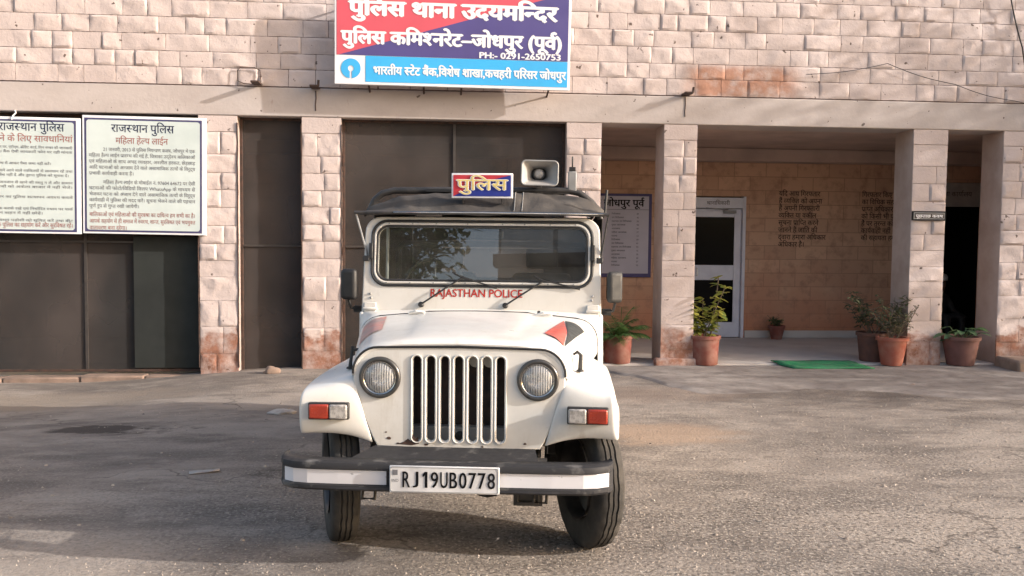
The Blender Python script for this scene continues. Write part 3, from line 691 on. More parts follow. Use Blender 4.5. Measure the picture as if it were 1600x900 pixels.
text_obj('lettering', tm, TXTWHITE, sb)
em = MB(); cx, cz, rr = -hw + .19, .185, .115
a0 = R(270 - 6); ring = [(cx + rr * math.cos(R(270 + 6 + k * 348 / 40)), cz + rr * math.sin(R(270 + 6 + k * 348 / 40))) for k in range(41)]
inn = [(cx + .012, cz - .03)] + [(cx + .034 * math.cos(R(-70 + k * 320 / 16)), cz + .034 * math.sin(R(-70 + k * 320 / 16))) for k in range(17)] + [(cx - .012, cz - .03)]
n = len(ring); mm = len(inn); vs = [(x, -.004, z) for x, z in ring] + [(x, -.004, z) for x, z in inn]; fs = []
for k in range(n - 1):
    i0 = int(k * (mm - 1) / (n - 1) + .5); i1 = int((k + 1) * (mm - 1) / (n - 1) + .5)
    fs.append((k, k + 1, n + i1, n + i0) if i0 != i1 else (k, k + 1, n + i0))
em.add(vs, fs); obj('bank_emblem', em, SIGNCYAN, sb)
for bx in (-1.0, -.35, .1, 1.15):
    obj('bracket', MB().tube([(bx, .05, .03), (bx, .30, -.05)], .012, 6), RUST, sb)
obj('bracket', MB().tube([(-1.2, .05, 1.0), (-1.2, .34, .98)], .012, 6), RUST, sb); obj('bracket', MB().tube([(1.2, .05, 1.0), (1.2, .34, .98)], .012, 6), RUST, sb)

def notice(name, label, x0, x1, z0, z1, y, lines, roll=0.0, group=None):
    w, h = x1 - x0, z1 - z0
    o = board_root(name, label, 'notice board', (x0 + x1) / 2, z0, y, 0, roll, group)
    obj('frame', MB().box(-w / 2, w / 2, 0, .03, 0, h), SIGNWHITE, o, bevel=.004)
    obj('border', MB().add([(x, -.002, z) for x, z in ((-w / 2 + .025, .022), (w / 2 - .05, .022), (w / 2 - .05, h - .03), (-w / 2 + .025, h - .03))], [(0, 1, 2, 3)]), BOARDBLUE, o)
    mbp = MB(); pts = rrect(-w / 2 + .048, w / 2 - .073, .045, h - .052, .03, 4); mbp.add([(x, -.004, z) for x, z in pts], [tuple(range(len(pts)))])
    obj('panel', mbp, BOARDW, o)
    groups = {}
    for s, x, z, hh, width, al, col, off in lines:
        mb = groups.setdefault(col, MB()); write(mb, s, x, z, hh, -.006, width=width, align=al, off=off)
    for (nm, mat), mb in groups.items(): text_obj(nm, mb, mat, o)
    return o
HEAD = ('heading', TXTNAVY); SUBH = ('red_heading', TXTBROWN); CLOSE = ('closing_text', TXTBROWN); BODY = ('body_text', TXTGREY)
L2 = [('राजस्थान पुलिस', -.02, 1.20, .088, .72, 'c', HEAD, .013), ('महिला हेल्प लाईन', -.03, 1.065, .068, .60, 'c', SUBH, .010)]
body = ['21 जनवरी, 2013 से पुलिस नियन्त्रण कक्ष, जोधपुर में एक', 'महिला हैल्प लाईन प्रारम्भ की गई है, जिसका उद्देश्य बालिकाओं', 'एवं महिलाओं के साथ अभद्र व्यवहार, अश्लील हरकत, छेड़छाड़', 'आदि घटनाओं को अन्जाम देने वाले असामाजिक तत्वों के विरूद्ध', 'प्रभावी कार्यवाही करना है।', None,
        'महिला हैल्प लाईन के मोबाईल नं. 97604 64672 पर ऐसी', 'घटनाओं की फोटो/विडियो क्लिप WhatsApp के माध्यम से', 'भेजकर घटना को अंजाम देने वाले असामाजिक तत्वों के विरूद्ध', 'कार्यवाही में पुलिस की मदद करें। सूचना भेजने वाले की पहचान', 'पूर्ण रूप से गुप्त रखी जायेगी।', None]
z = .975; W2 = 1.22
for i, s in enumerate(body):
    if s is None: z -= .032; continue
    ind = .16 if i in (0, 6) else 0
    L2.append((s, -.635 + ind, z, .036, (W2 - ind) if i not in (4, 10) else W2 * (.42 if i == 4 else .47), 'l', BODY, .006)); z -= .0705
for i, s in enumerate(['बालिकाओं एवं महिलाओं की सुरक्षा का दायित्व हम सभी का है।', 'आपके सहयोग से ही समाज में स्वस्थ, शान्त, सुरक्षित एवं भयमुक्त', 'वातावरण बना रहेगा।']):
    L2.append((s, -.635, z, .043, W2 if i < 2 else .43, 'l', CLOSE, .012)); z -= .079
notice('notice_board', 'white women helpline notice board, right one of the two on the left bay', -4.215, -2.79, 1.625, 3.015, Y0 - .06, L2, R(.5))
L1 = [('राजस्थान पुलिस', .16, 1.20, .088, .74, 'c', HEAD, .013), ('ठगी से बचने के लिए सावधानियां', .625, 1.075, .068, 1.24, 'r', SUBH, .010)]
z = .995
items = [('अनजान व्यक्ति द्वारा फोन पर, एटीएम, क्रेडिट कार्ड, पिन नम्बर की जानकारी', 1.24, 0), ('मांगने पर कदापि न दें। बैंक ऐसी जानकारी फोन पर नहीं मांगता', 1.24, 0), ('है।', .06, 1), ('लाटरी या ईनाम के लालच में आकर पैसा जमा नहीं करें।', 1.0, 1), ('जेवर साफ करने के बहाने आने वाले व्यक्तियों से सावधान रहें तथा', 1.24, 0), ('अपरिचित को घर में प्रवेश नहीं दें और तुरन्त पुलिस को सूचना दें।', 1.2, 1), ('यात्रा के दौरान किसी अनजान से खाने की वस्तु न लें और सामान', 1.24, 0), ('का ध्यान रखें। बच्चों को अकेला बाजार में नहीं भेजें।', 1.24, 2), ('किरायेदार एवं नौकर का पुलिस सत्यापन अवश्य करावें', 1.24, 0), ('सत्यापन करें।', .3, 1), ('वाहन को हमेशा लाक करके रखें एवं निर्धारित स्थान पर पार्क', 1.24, 0), ('करें, कीमती सामान वाहन में नहीं छोड़ें।', .9, 1), ('घर से बाहर जाते समय पड़ोसी को सूचित करें तथा बीट', 1.24, 0), ('को बतावें।', .2, 1)]
for s, wd, gap in items:
    L1.append((s, -.62, z, .026, wd, 'l', BODY, .006)); z -= .052 + gap * .033
L1.append(('आमजन से अपील कि पुलिस का सहयोग करें और सुरक्षित रहें।', .62, .075, .045, 1.24, 'r', CLOSE, .012))
notice('notice_board', 'white police notice board about fraud, cut off by the left edge of the photo', -5.66, -4.235, 1.625, 2.985, Y0 - .055, L1, R(.4))
# cord that holds the left notice
tag(obj('tie_cord', MB().tube([(-4.98, Y0 - .015, 3.06), (-4.95, Y0 - .06, 3.03), (-4.985, Y0 - .065, 2.99), (-5.0, Y0 - .064, 2.95)], .008, 6), SIGNWHITE), 'short white cord tying the left notice board to the lintel', 'cord')
# list board in the porch
lx0, lx1, lz0, lz1 = 1.75, 3.34, 1.02, 2.34
lb = thing('list_board', 'lilac list board in a purple frame on the porch wall beside the jeep roof', 'notice board', ((lx0 + lx1) / 2, YB - .05, lz0))
w = lx1 - lx0; h = lz1 - lz0
obj('frame', MB().box(-w / 2, w / 2, 0, .045, 0, h), PURPLE, lb, bevel=.006)
obj('panel', MB().box(-w / 2 + .05, w / 2 - .05, -.006, -.001, .06, h - .04), LILAC, lb)
tm = MB(); write(tm, 'पुलिस थाना जोधपुर पूर्व', w / 2 - .13, h - .20, .10, -.009, align='r', width=1.36, off=.03); text_obj('heading', tm, TXTBLACK, lb)
tm = MB(); rr2 = random.Random(5)
names = ['निरीक्षक', 'उप निरीक्षक', 'सहायक उप निरीक्षक', 'मुख्य आरक्षक', 'आरक्षक', 'महिला आरक्षक', 'चालक']
for k in range(15):
    zz = h - .33 - k * .058
    write(tm, names[k % 7], -.30 + .45, zz, .022, -.009, xs=1.15, off=.02); write(tm, str(k + 1), -.1, zz, .022, -.009, off=.02); write(tm, str(rr2.randint(10, 99)), .55, zz, .022, -.009, off=.02)
    write(tm, names[(k + 3) % 7], -.68, zz, .022, -.009, xs=1.15, off=.02)
text_obj('body_text', tm, TXTGREY, lb)
obj('rule', MB().box(-w / 2 + .05, w / 2 - .05, -.009, -.0065, h - .255, h - .248), TXTGREY, lb)
# nameplate on the pillar
nb = thing('name_plate', 'small black name plate with white letters on the right porch pillar', 'sign', (6.215, Y0 - .06, 1.895)); nb.rotation_euler = (0, R(0), 0)
obj('plate', MB().box(-.225, .225, 0, .02, 0, .12), TXTBLACK, nb, bevel=.004)
obj('border', MB().add([(x, -.002, z) for x, z in ((-.205, .018), (.205, .018), (.205, .102), (-.205, .102))], [(0, 1, 2, 3)]), GREYPL, nb)
obj('panel', MB().add([(x, -.003, z) for x, z in ((-.195, .028), (.195, .028), (.195, .092), (-.195, .092))], [(0, 1, 2, 3)]), DARKFRAME, nb)
tm = MB(); write(tm, 'पूछताछ कक्ष', 0, .038, .036, -.005, align='c', width=.36, off=.02); text_obj('lettering', tm, TXTWHITE, nb)

# wall fittings
def hook(x, z, label):
    t = thing('wall_bracket', label, 'bracket', (x, Y0, z))
    obj('arm', MB().box(-.05, .05, -.20, -.0, -.012, .012), RUST, t, bevel=.004)
    obj('stub', MB().tube([(.05, -.17, 0), (.055, -.18, .07)], .014, 6), RUST, t)
    obj('drip_crack', MB().tube([(0, -.016, -.03), (.004, -.016, -.12), (-.004, -.016, -.2), (.0, -.016, -.27)], .006, 5), RUST, t)
hook(3.03, 3.42, 'rusted iron bracket on the lintel above the porch pillar')
hook(-1.50, 3.40, 'rusted iron bracket just left of the big signboard')
ck = thing('wall_bracket', 'rusted iron bracket with a loose wire loop above the narrow screened bay', 'bracket', (-2.19, Y0, 3.43))
obj('arm', MB().box(-.04, .06, -.22, 0, -.012, .012), RUST, ck, bevel=.004)
obj('wire_loop', MB().tube([(.05, -.05, .02), (.04, -.05, .16), (-.02, -.05, .19), (-.19, -.05, .19), (-.22, -.05, .15), (-.22, -.05, .03), (-.15, -.05, -.0), (.03, -.06, -.01)], .006, 5), RUST, ck)
# cable, and a wire's shadow line built as a strand, right of the facade
def cable(pts, r, label):
    P_ = [Vector(p) for p in pts]; out = []
    for i in range(len(P_) - 1):
        for k in range(8):
            t = k / 8; q = P_[i].lerp(P_[i + 1], t); q.z -= .03 * math.sin(math.pi * t); out.append(q)
    out.append(P_[-1]); tag(obj('wall_cable_or_shadow', MB().tube(out, r, 6), SEAL, smooth=True), label, 'cable')
cable([(7.05, Y0 - .10, 5.3), (7.2, Y0 - .09, 4.6), (7.36, Y0 - .08, 4.1), (7.5, Y0 - .08, 3.4), (7.7, Y0 - .08, 2.6)], .009, 'black cable hanging down the wall at the right edge')
cable([(4.55, Y0 - .06, 3.70), (5.6, Y0 - .06, 3.86), (6.5, Y0 - .06, 3.62), (7.3, Y0 - .06, 3.43), (8.4, Y0 - .06, 3.3)], .0045, 'thin dark strand modelled as the shadow line of a wire across the stone courses above the porch')  # dark strand built in place of a wire's cast shadow on the stone

# ------------------------------------------------------------------ pots and plants
def pot(t, r0, r1, h, mat, rim=.02, soil=.85):
    p = obj('pot', MB().lathe([(r0 * .96, 0), (r0, .01), (r1 * .97, h - .045), (r1 + rim * .6, h - .042), (r1 + rim * .7, h), (r1 - .015, h), (r1 - .02, h * soil)], 32, cap=True), mat, t, smooth=True, ang=.6)
    obj('soil', MB().lathe([(0.001, h * soil + .012), (r1 * .5, h * soil + .016), (r1 - .012, h * soil + .004)], 20, cap=False), SOIL, t, smooth=True); return p
def leaf(mb, base, d, L, wd, droop, rnd, seg=4, side=None):
    d = d.normalized(); sidev = d.cross(Vector((0, 0, 1))) if side is None else side
    if sidev.length < .01: sidev = Vector((1, 0, 0))
    sidev.normalize(); sidev = (sidev + Vector((0, 0, rnd.uniform(-.5, .5)))).normalized(); p = base.copy(); vs = []
    for k in range(seg + 1):
        t = k / seg; wv = wd * math.sin(math.pi * min(.97, .12 + t * .88)) ** .8 * .5
        vs += [p - sidev * wv, p + Vector((0, 0, -wv * .25)), p + sidev * wv]
        d = (d + Vector((0, 0, -droop / seg))).normalized(); p = p + d * L / seg
    mb.add(vs, [(3 * k + j, 3 * k + j + 1, 3 * k + j + 4, 3 * k + j + 3) for k in range(seg) for j in (0, 1)])
def rdir(rnd, lo=.2, hi=1.0):
    a = rnd.uniform(0, 2 * math.pi); z = rnd.uniform(lo, hi); s = math.sqrt(max(.01, 1 - z * z)); return Vector((s * math.cos(a), s * math.sin(a), z))
# palm-like plant beside the jeep
rp = random.Random(21)
t = thing('potted_plant', 'red clay pot with arching palm fronds beside the jeep mirror', 'potted plant', (2.26, 11.22, .05), 0, 'potted plants along the porch'); pot(t, .165, .19, .36, TERRA)
lv = MB(); st = MB()
for k in range(26):
    d = rdir(rp, .45, .98); p = Vector((rp.uniform(-.05, .05), rp.uniform(-.05, .05), .3)); L = rp.uniform(.30, .50); pts = [p.copy()]; dd = d.copy()
    for q in range(8):
        dd = (dd + Vector((0, 0, -.13))).normalized(); p = p + dd * L / 8; pts.append(p.copy())
        if q > 1:
            sd = dd.cross(Vector((0, 0, 1))).normalized()
            for s_ in (-1, 1):
                for e in (0, .33, .66): leaf(lv, p - dd * L / 8 * e, (dd * .7 + sd * s_ + Vector((0, 0, -.1))),   .15 * (1 - abs(q - 4) * .09), .015, .5, rp, 3, side=Vector((0, 0, 1)).cross(sd * s_))
    st.tube(pts, .005, 5)
obj('leaves', lv, LEAFG, t, recalc=False); obj('stem', st, LEAFG, t)
# croton by the pillar
t = thing('potted_plant', 'red clay pot with a tall yellow green croton in front of the white door', 'potted plant', (3.36, 11.10, .045), 0, 'potted plants along the porch'); pot(t, .165, .185, .37, TERRA)
lv = MB(); st = MB()
for k in range(6):
    p = Vector((rp.uniform(-.06, .06), rp.uniform(-.06, .06), .3)); dd = (Vector((0, 0, 1)) + .35 * rdir(rp, -.2, .3) + Vector((-.12, 0, 0))).normalized(); H = (.82, .75, .55, .5, .4, .35)[k]; pts = [p.copy()]
    for q in range(9):
        dd = (dd + .12 * rdir(rp, -.5, .5)).normalized(); p = p + dd * H / 9; pts.append(p.copy())
        if q > 0:
            for e in range(4): leaf(lv, p, rdir(rp, -.2, .7), rp.uniform(.08, .15), rp.uniform(.045, .075), .7, rp, 4)
    st.tube(pts, .007, 5)
obj('leaves', lv, LEAFY, t, recalc=False); obj('stem', st, STEM, t)
# dry shrub, bright pot
def shrub(t, z0, H, nb, lm, spread, ll, rnd, lw=.02, sr=.008):
    lv = MB(); st = MB()
    for k in range(nb):
        p = Vector((rnd.uniform(-.03, .03), rnd.uniform(-.03, .03), z0)); dd = (Vector((0, 0, 1)) + spread * rdir(rnd, -.2, .2)).normalized(); h = H * rnd.uniform(.7, 1.0); pts = [p.copy()]
        for q in range(8):
            dd = (dd + .16 * rdir(rnd, -.4, .6)).normalized(); p = p + dd * h / 8; pts.append(p.copy())
            if q > 1:
                for e in range(3):
                    d2 = rdir(rnd, -.1, .8); tip = p + d2 * rnd.uniform(.05, .12); st.tube([p, tip], .003, 4)
                    for w_ in range(3): leaf(lv, p.lerp(tip, rnd.uniform(.3, 1)), rdir(rnd, -.5, .8), ll * rnd.uniform(.6, 1.2), lw, .6, rnd, 3)
        st.tube(pts, [sr * (1 - .07 * i) for i in range(len(pts))], 5)
    obj('leaves', lv, lm, t, recalc=False); obj('stem', st, STEM, t)
t = thing('potted_plant', 'bright orange clay pot with a dry pale shrub against the right porch pillar', 'potted plant', (5.78, 11.0, .045), 0, 'potted plants along the porch'); pot(t, .13, .185, .36, TERRAB, .025); shrub(t, .3, .52, 9, LEAFD, .55, .055, rp, .018)
t = thing('potted_plant', 'dark clay pot with a shaded bush behind the bright orange pot', 'potted plant', (5.69, 11.34, .05), 0, 'potted plants along the porch'); pot(t, .16, .20, .38, TERRAD); shrub(t, .3, .68, 8, LEAFD, .55, .07, rp, .03)
t = thing('potted_plant', 'wide dusty pot with broad pale leaves in front of the dark doorway', 'potted plant', (6.70, 11.0, .045), 0, 'potted plants along the porch'); pot(t, .165, .225, .37, M('dusty_clay', (.17, .08, .07), .85, col2=(.12, .06, .052), scale=6), .02)
lv = MB(); st = MB()
for k in range(18):
    d = rdir(rp, .25, .95); tip = Vector((0, 0, .31)) + d * rp.uniform(.1, .26); st.tube([(0, 0, .3), tip], .005, 4); leaf(lv, tip, Vector((d.x, d.y, .15)), rp.uniform(.12, .2), rp.uniform(.06, .1), .8, rp, 5)
obj('leaves', lv, LEAFB, t, recalc=False); obj('stem', st, LEAFB, t)
t = thing('potted_plant', 'small clay pot with a thin seedling against the porch back wall', 'potted plant', (5.36, 13.86, .05), 0, 'potted plants along the porch'); pot(t, .085, .125, .22, TERRA, .012); shrub(t, .18, .2, 3, LEAFG, .6, .05, rp, .02, .004)
# stick leaning beside the wide pot
tag(obj('wooden_stick', MB().tube([(6.60, 11.12, .05), (6.50, 11.25, .75)], .012, 8), SLAB), 'pale stick leaning on the pillar by the dark doorway', 'stick')
# green mat, sagging over the porch edge
mb = MB(); rows = []
for j in range(9):
    y = 10.72 + j * .06
    rows.append([(4.32 + i * .095 + (j - 4) * -.014, y, max(gz(0, 8) + .03 + .012 * sm(10.7, 11.1, y), .058 if y > 11.06 else 0) + .012 + .003 * math.sin(i * .9 + j)) for i in range(12)])
mb.grid(rows); tag(obj('door_mat', mb, GREENMAT, smooth=True, solid=.014), 'bright green door mat on the cement in front of the porch', 'mat')
# stone step at the right edge
tag(obj('stone_block', MB().box(7.12, 8.3, 10.45, 10.95, -.05, .17), SLAB, bevel=.03), 'rough stone step block at the right edge beside the wall', 'stone')
# litter and stones
def rock(name, label, x, y, r, flat, mat, cat, seed):
    rn = random.Random(seed); bm = bmesh.new(); bmesh.ops.create_icosphere(bm, subdivisions=3, radius=1)
    for v in bm.verts:
        k = 1 + .35 * noise.noise(v.co * 1.3 + Vector((seed, 0, 0))) + .15 * noise.noise(v.co * 4 + Vector((0, seed, 0))); v.co = Vector((v.co.x * r * k * 1.35, v.co.y * r * k, max(-.2, v.co.z) * r * k * flat))
    me = bpy.data.meshes.new(name); bm.to_mesh(me); bm.free(); me.materials.append(mat); [setattr(p, 'use_smooth', True) for p in me.polygons]
    o = bpy.data.objects.new(name, me); C.objects.link(o); o.location = (x, y, gz(x, y) + .2 * r * flat); tag(o, label, cat)
rock('stone', 'flat pale stone lying on the ground left of the jeep fender', -1.44, 8.29, .09, .3, PAPER, 'stone', 4)
rock('stone', 'grey rubble stone at the foot of the narrow screened bay', -1.98, 10.75, .075, .9, SLAB, 'stone', 9)
rock('stone', 'lone small stone on the cement apron below the right pillar', 5.3, 9.6, .035, .7, SLAB, 'stone', 15)
pm = MB(); pm.grid([[(x * .05 - .08, y * .04 - .04, .006 + .014 * abs(noise.noise(Vector((x * .8, y * .9, 2))))) for x in range(5)] for y in range(3)])
o = obj('paper_scrap', pm, PAPER, smooth=True, solid=.001); o.location = (-1.62, 6.2, 0); o.rotation_euler = (0, 0, .3); tag(o, 'crumpled scrap of pale paper on the shaded tarmac', 'paper')

# ------------------------------------------------------------------ person seated in the dark doorway
def person():
    t = tag(bpy.data.objects.new('person', None), 'person in a white cap and dark clothes sitting in the dark doorway behind the pillar', 'person'); C.objects.link(t); t.location = (8.33, 14.3, .05); t.rotation_euler = (0, 0, R(12))
    pts = {'pelvis': (0, .10, .30, .135), 'belly': (0, .09, .42, .13), 'chest': (0, .06, .58, .145), 'neck': (0, .03, .75, .058), 'head0': (0, .0, .82, .07), 'head1': (0, .0, .90, .088), 'head2': (0, .01, .97, .07)}
    ed = [('pelvis', 'belly'), ('belly', 'chest'), ('chest', 'neck'), ('neck', 'head0'), ('head0', 'head1'), ('head1', 'head2')]
    for s, n in ((-1, 'l'), (1, 'r')):
        pts.update({n + 'sh': (s * .17, .06, .64, .062), n + 'el': (s * .24, -.04, .42, .045), n + 'wr': (s * .17, -.24, .38, .032), n + 'pl': (s * .15, -.31, .37, .034),
                    n + 'hip': (s * .09, .06, .29, .09), n + 'kn': (s * .15, -.32, .36, .065), n + 'an': (s * .14, -.34, .06, .042), n + 'to': (s * .15, -.48, .035, .035)})
        ed += [('chest', n + 'sh'), (n + 'sh', n + 'el'), (n + 'el', n + 'wr'), (n + 'wr', n + 'pl'), ('pelvis', n + 'hip'), (n + 'hip', n + 'kn'), (n + 'kn', n + 'an'), (n + 'an', n + 'to')]
        for k in range(4):
            q = f'{n}f{k}'; pts[q] = (s * (.15 + (k - 1.5) * .018), -.36, .365, .0095); pts[q + 'b'] = (s * (.15 + (k - 1.5) * .019), -.395 + .006 * abs(k - 1.5), .345, .008); ed += [(n + 'pl', q), (q, q + 'b')]
        pts[n + 'th'] = (s * .108, -.31, .36, .010); ed.append((n + 'pl', n + 'th'))
    ks = list(pts); me = bpy.data.meshes.new('body'); me.from_pydata([pts[k][:3] for k in ks], [(ks.index(a), ks.index(b)) for a, b in ed], [])
    o = bpy.data.objects.new('body', me); C.objects.link(o); o.parent = t
    o.modifiers.new('skin', 'SKIN'); md = o.modifiers.new('sub', 'SUBSURF'); md.levels = 2; md.render_levels = 2
    for i, k in enumerate(ks): r = pts[k][3]; me.skin_vertices[0].data[i].radius = (r, r); me.skin_vertices[0].data[i].use_root = (k == 'pelvis')
    m, nt, b = new_mat('person_surface'); sx = N(nt, 'ShaderNodeSeparateXYZ'); nt.links.new(pos(nt), sx.inputs[0])
    nt.links.new(mixc(nt, ramp(nt, sx.outputs[2], [(.735, 0), (.745, 1)]), (.03, .028, .03), (.20, .10, .065)), b.inputs['Base Color']); b.inputs['Roughness'].default_value = .7; me.materials.append(m)
    cap = MB().lathe([(.098, .935), (.102, .95), (.098, 1.0), (.075, 1.035), (.03, 1.052), (.001, 1.055)], 24, cap=False); obj('cap', cap, CLOTHW, t, smooth=True, solid=.004)
    for s in (-1, 1): obj('eye', MB().lathe([(.001, -.012), (.009, -.006), (.009, 0)], 10, axis='y', c=(s * .032, -.078, .905)), TXTBLACK, t)
    obj('nose', MB().lathe([(.016, 0), (.012, .02), (.004, .038)], 10, c=(0, -.088, .865)), SKIN, t, smooth=True)
    for s in (-1, 1): obj('ear', MB().lathe([(.001, -.008), (.022, -.004), (.024, .004), (.001, .01)], 12, axis='x', c=(s * .09, .01, .89)), SKIN, t, smooth=True)
    obj('mouth', MB().box(-.022, .022, -.086, -.08, .838, .844), TXTBROWN, t, bevel=.002)
    stl = thing('low_stool', 'low wooden stool under the seated person in the dark doorway', 'stool', (8.35, 14.4, .05), R(12))
    obj('seat', MB().box(-.2, .2, -.15, .15, .13, .165), WOOD, stl, bevel=.006)
    for sx_ in (-.16, .16):
        for sy in (-.11, .11): obj('leg', MB().box(sx_ - .018, sx_ + .018, sy - .018, sy + .018, 0, .129), WOOD, stl)
person()

def tree(x, y, H, rad, zc, n, label, seed, ls=1.0):
    t = thing('leafy_tree', label, 'tree', (x, y, 0)); rn = random.Random(seed); tr = MB(); cr = MB()
    tr.tube([(0, 0, -.1), (.05, .05, H * .2), (-.05, .1, H * .4), (0, 0, H * .6)], [.2, .16, .13, .08], 10)
    tips = []
    for k in range(16):
        a = k * 2.4; b = Vector((0, 0, H * rn.uniform(.28, .58))); d = Vector((math.cos(a), math.sin(a), rn.uniform(.25, 1.0))).normalized(); L = rad * rn.uniform(.6, 1.0)
        tr.tube([b, b + d * L * .5 + Vector((0, 0, .1)), b + d * L], [.07, .045, .015], 6); tips += [b + d * L * q for q in (.45, .7, 1.0)]
    for k in range(n):
        c_ = rn.choice(tips) + Vector((rn.gauss(0, 1), rn.gauss(0, 1), rn.gauss(0, .8))) * rad * .17
        leaf(cr, c_, rdir(rn, -.6, .8), rn.uniform(.10, .2) * ls, rn.uniform(.05, .09) * ls, .6, rn, 2)
    obj('trunk', tr, BARK, t, smooth=True); obj('crown', cr, TREELEAF, t, recalc=False)
tree(-7.6, -12.5, 9.5, 3.6, 5.5, 7000, 'broad leafy tree behind the camera, reflected in the left of the windscreen', 2, 2.2)
tree(14.3, 9.3, 10.2, 3.6, 4.2, 8500, 'tall leafy tree off the right edge that dapples the porch pillars', 6)
tree(15.5, 7.0, 6.0, 2.6, 4.2, 3400, 'smaller leafy tree off the right edge in front of the porch', 8)
ob = thing('store_building', 'pale panelled store building across the yard, reflected in the right of the windscreen', 'building', (3.5, -16, 0))
obj('wall', MB().box(-7.5, 9, -5, 0, -.1, 6.55), M('store_wall', (.42, .40, .36), .9, scale=1.5), ob)
pn = M('store_panel', (.62, .68, .72), .7, scale=1.5)
for k in range(9): obj('panel', MB().box(-7.4 + k * 1.8, -5.75 + k * 1.8, .01, .05, 6.95, 9.2), pn, ob)
obj('ledge', MB().box(-7.6, 9.1, -.1, .35, 6.56, 6.92), DARKFRAME, ob)
obj('upper_wall', MB().box(-7.5, 9, -5, 0, 6.93, 9.3), M('store_upper', (.30, .33, .35), .8, scale=1.5), ob)
# ================================================================== THE JEEP   (local: -y is forward, +x is the photo's right)
J = thing('police_jeep', 'white police jeep with black canvas roof parked facing the camera', 'jeep', (.140, 4.73, 0), R(-7.5))
def jp(name, mb, mat, parent=None, **kw): return obj(name, mb, mat, parent or J, **kw)
# wheels
def tyre_profile():
    r, w = .363, .070
    return [(.215, -w * .78), (.235, -w * .98), (.29, -w * 1.08), (.335, -w * 1.02), (.352, -w * .93), (.362, -w * .78), (.365, -w * .42), (.356, -w * .38), (.356, -w * .33), (.366, -w * .28), (.366, -w * .04), (.357, -w * .01), (.357, w * .05), (.366, w * .08), (.366, w * .31), (.356, w * .35), (.356, w * .41), (.365, w * .45), (.362, w * .78), (.352, w * .93), (.335, w * 1.02), (.29, w * 1.08), (.235, w * .98), (.215, w * .78)]
def wheel(x, y, steer):
    o = bpy.data.objects.new('wheel', None); C.objects.link(o); o.parent = J; o.location = (x, y, .362); o.rotation_euler = (0, 0, steer); o.empty_display_size = .1
    mb = MB(); pr = tyre_profile(); n = 96; vs = []
    for i, (r, h) in enumerate(pr):
        for j in range(n):
            a_ = 2 * math.pi * j / n; rr_ = r; hh = h
            if .356 <= r: hh = h + .0014 * (1 if (j // 2) % 2 else -1)
            if r >= .3655 and (j + i) % 6 == 0: rr_ = r - .004
            if i in (4, 5, 18, 19) and (j % 4) < 1: rr_ = r - .010
            vs.append((hh, rr_ * math.cos(a_), rr_ * math.sin(a_)))
    fs = [(i * n + j, i * n + (j + 1) % n, (i + 1) * n + (j + 1) % n, (i + 1) * n + j) for i in range(len(pr) - 1) for j in range(n)]
    mb.add(vs, fs); jp('tyre', mb, RUBBER, o, smooth=True, ang=.6)
    s = 1 if x > 0 else -1
    jp('rim', MB().lathe([(.218, -.075), (.205, -.06), (.195, .0), (.15, .02 * s), (.08, .035 * s), (.05, .05 * s), (.001, .055 * s)], 32, axis='x', cap=False), BLACKPIPE, o, smooth=True)
    return o
ST = R(19)
wheel(-.675, 0, ST); wheel(.650, 0, ST); wheel(-.68, 2.43, 0); wheel(.68, 2.43, 0)
jp('spare_wheel', MB().lathe([(.1, 0), (.2, 0), (.235, -.02), (.3, -.03), (.345, 0), (.365, .04), (.365, .12), (.345, .16), (.3, .18), (.2, .17)], 32, axis='y', c=(.15, 3.05, .85)), RUBBER, smooth=True)
# chassis
ch = MB()
for s in (-.36, .36): ch.box(s - .04, s + .04, -.42, 3.0, .40, .52)
ch.box(-.36, .36, .5, .6, .40, .48); ch.box(-.36, .36, 1.6, 1.7, .40, .48); ch.box(-.36, .36, 2.8, 2.9, .4, .5)
jp('chassis', ch, BLACKPIPE, bevel=.006)
ax = MB(); ax.tube([(-.6, 0, .36), (.6, 0, .36)], .04, 12); ax.lathe([(.001, -.13), (.08, -.11), (.12, -.04), (.12, .05), (.07, .11), (.001, .12)], 16, axis='y', c=(.12, .02, .36)); ax.tube([(-.62, -.16, .36), (.62, -.16, .37)], .016, 8)
jp('front_axle', ax, BLACKPIPE, smooth=True)
axr = MB(); axr.tube([(-.6, 2.43, .36), (.6, 2.43, .36)], .045, 12); axr.lathe([(.001, -.13), (.09, -.11), (.13, -.04), (.13, .05), (.07, .11), (.001, .12)], 16, axis='y', c=(0, 2.43, .36))
jp('rear_axle', axr, BLACKPIPE, smooth=True)
for s in (-.45, .45):
    sp = MB()
    for k in range(4): sp.grid([[(s - .03, y, .42 + .10 * ((y) / .5) ** 2 - .012 * k) for y in [-.46 + i * .1 for i in range(10)] if abs(y) < .5 - k * .1], [(s + .03, y, .42 + .10 * ((y) / .5) ** 2 - .012 * k) for y in [-.46 + i * .1 for i in range(10)] if abs(y) < .5 - k * .1]])
    jp('leaf_spring', sp, BLACKPIPE, solid=.009)
# tub
tub = MB()
prof = [(-.755, .46), (-.765, .8), (-.765, 1.13), (-.745, 1.15)]
tub.box(-.765, -.735, .86, 3.0, .46, 1.15); tub.box(.735, .765, .86, 3.0, .46, 1.15); tub.box(-.735, .735, 2.97, 3.0, .46, 1.15); tub.box(-.735, .735, .9, 2.97, .46, .50)
jp('body_tub', tub, WHITE, bevel=.012)
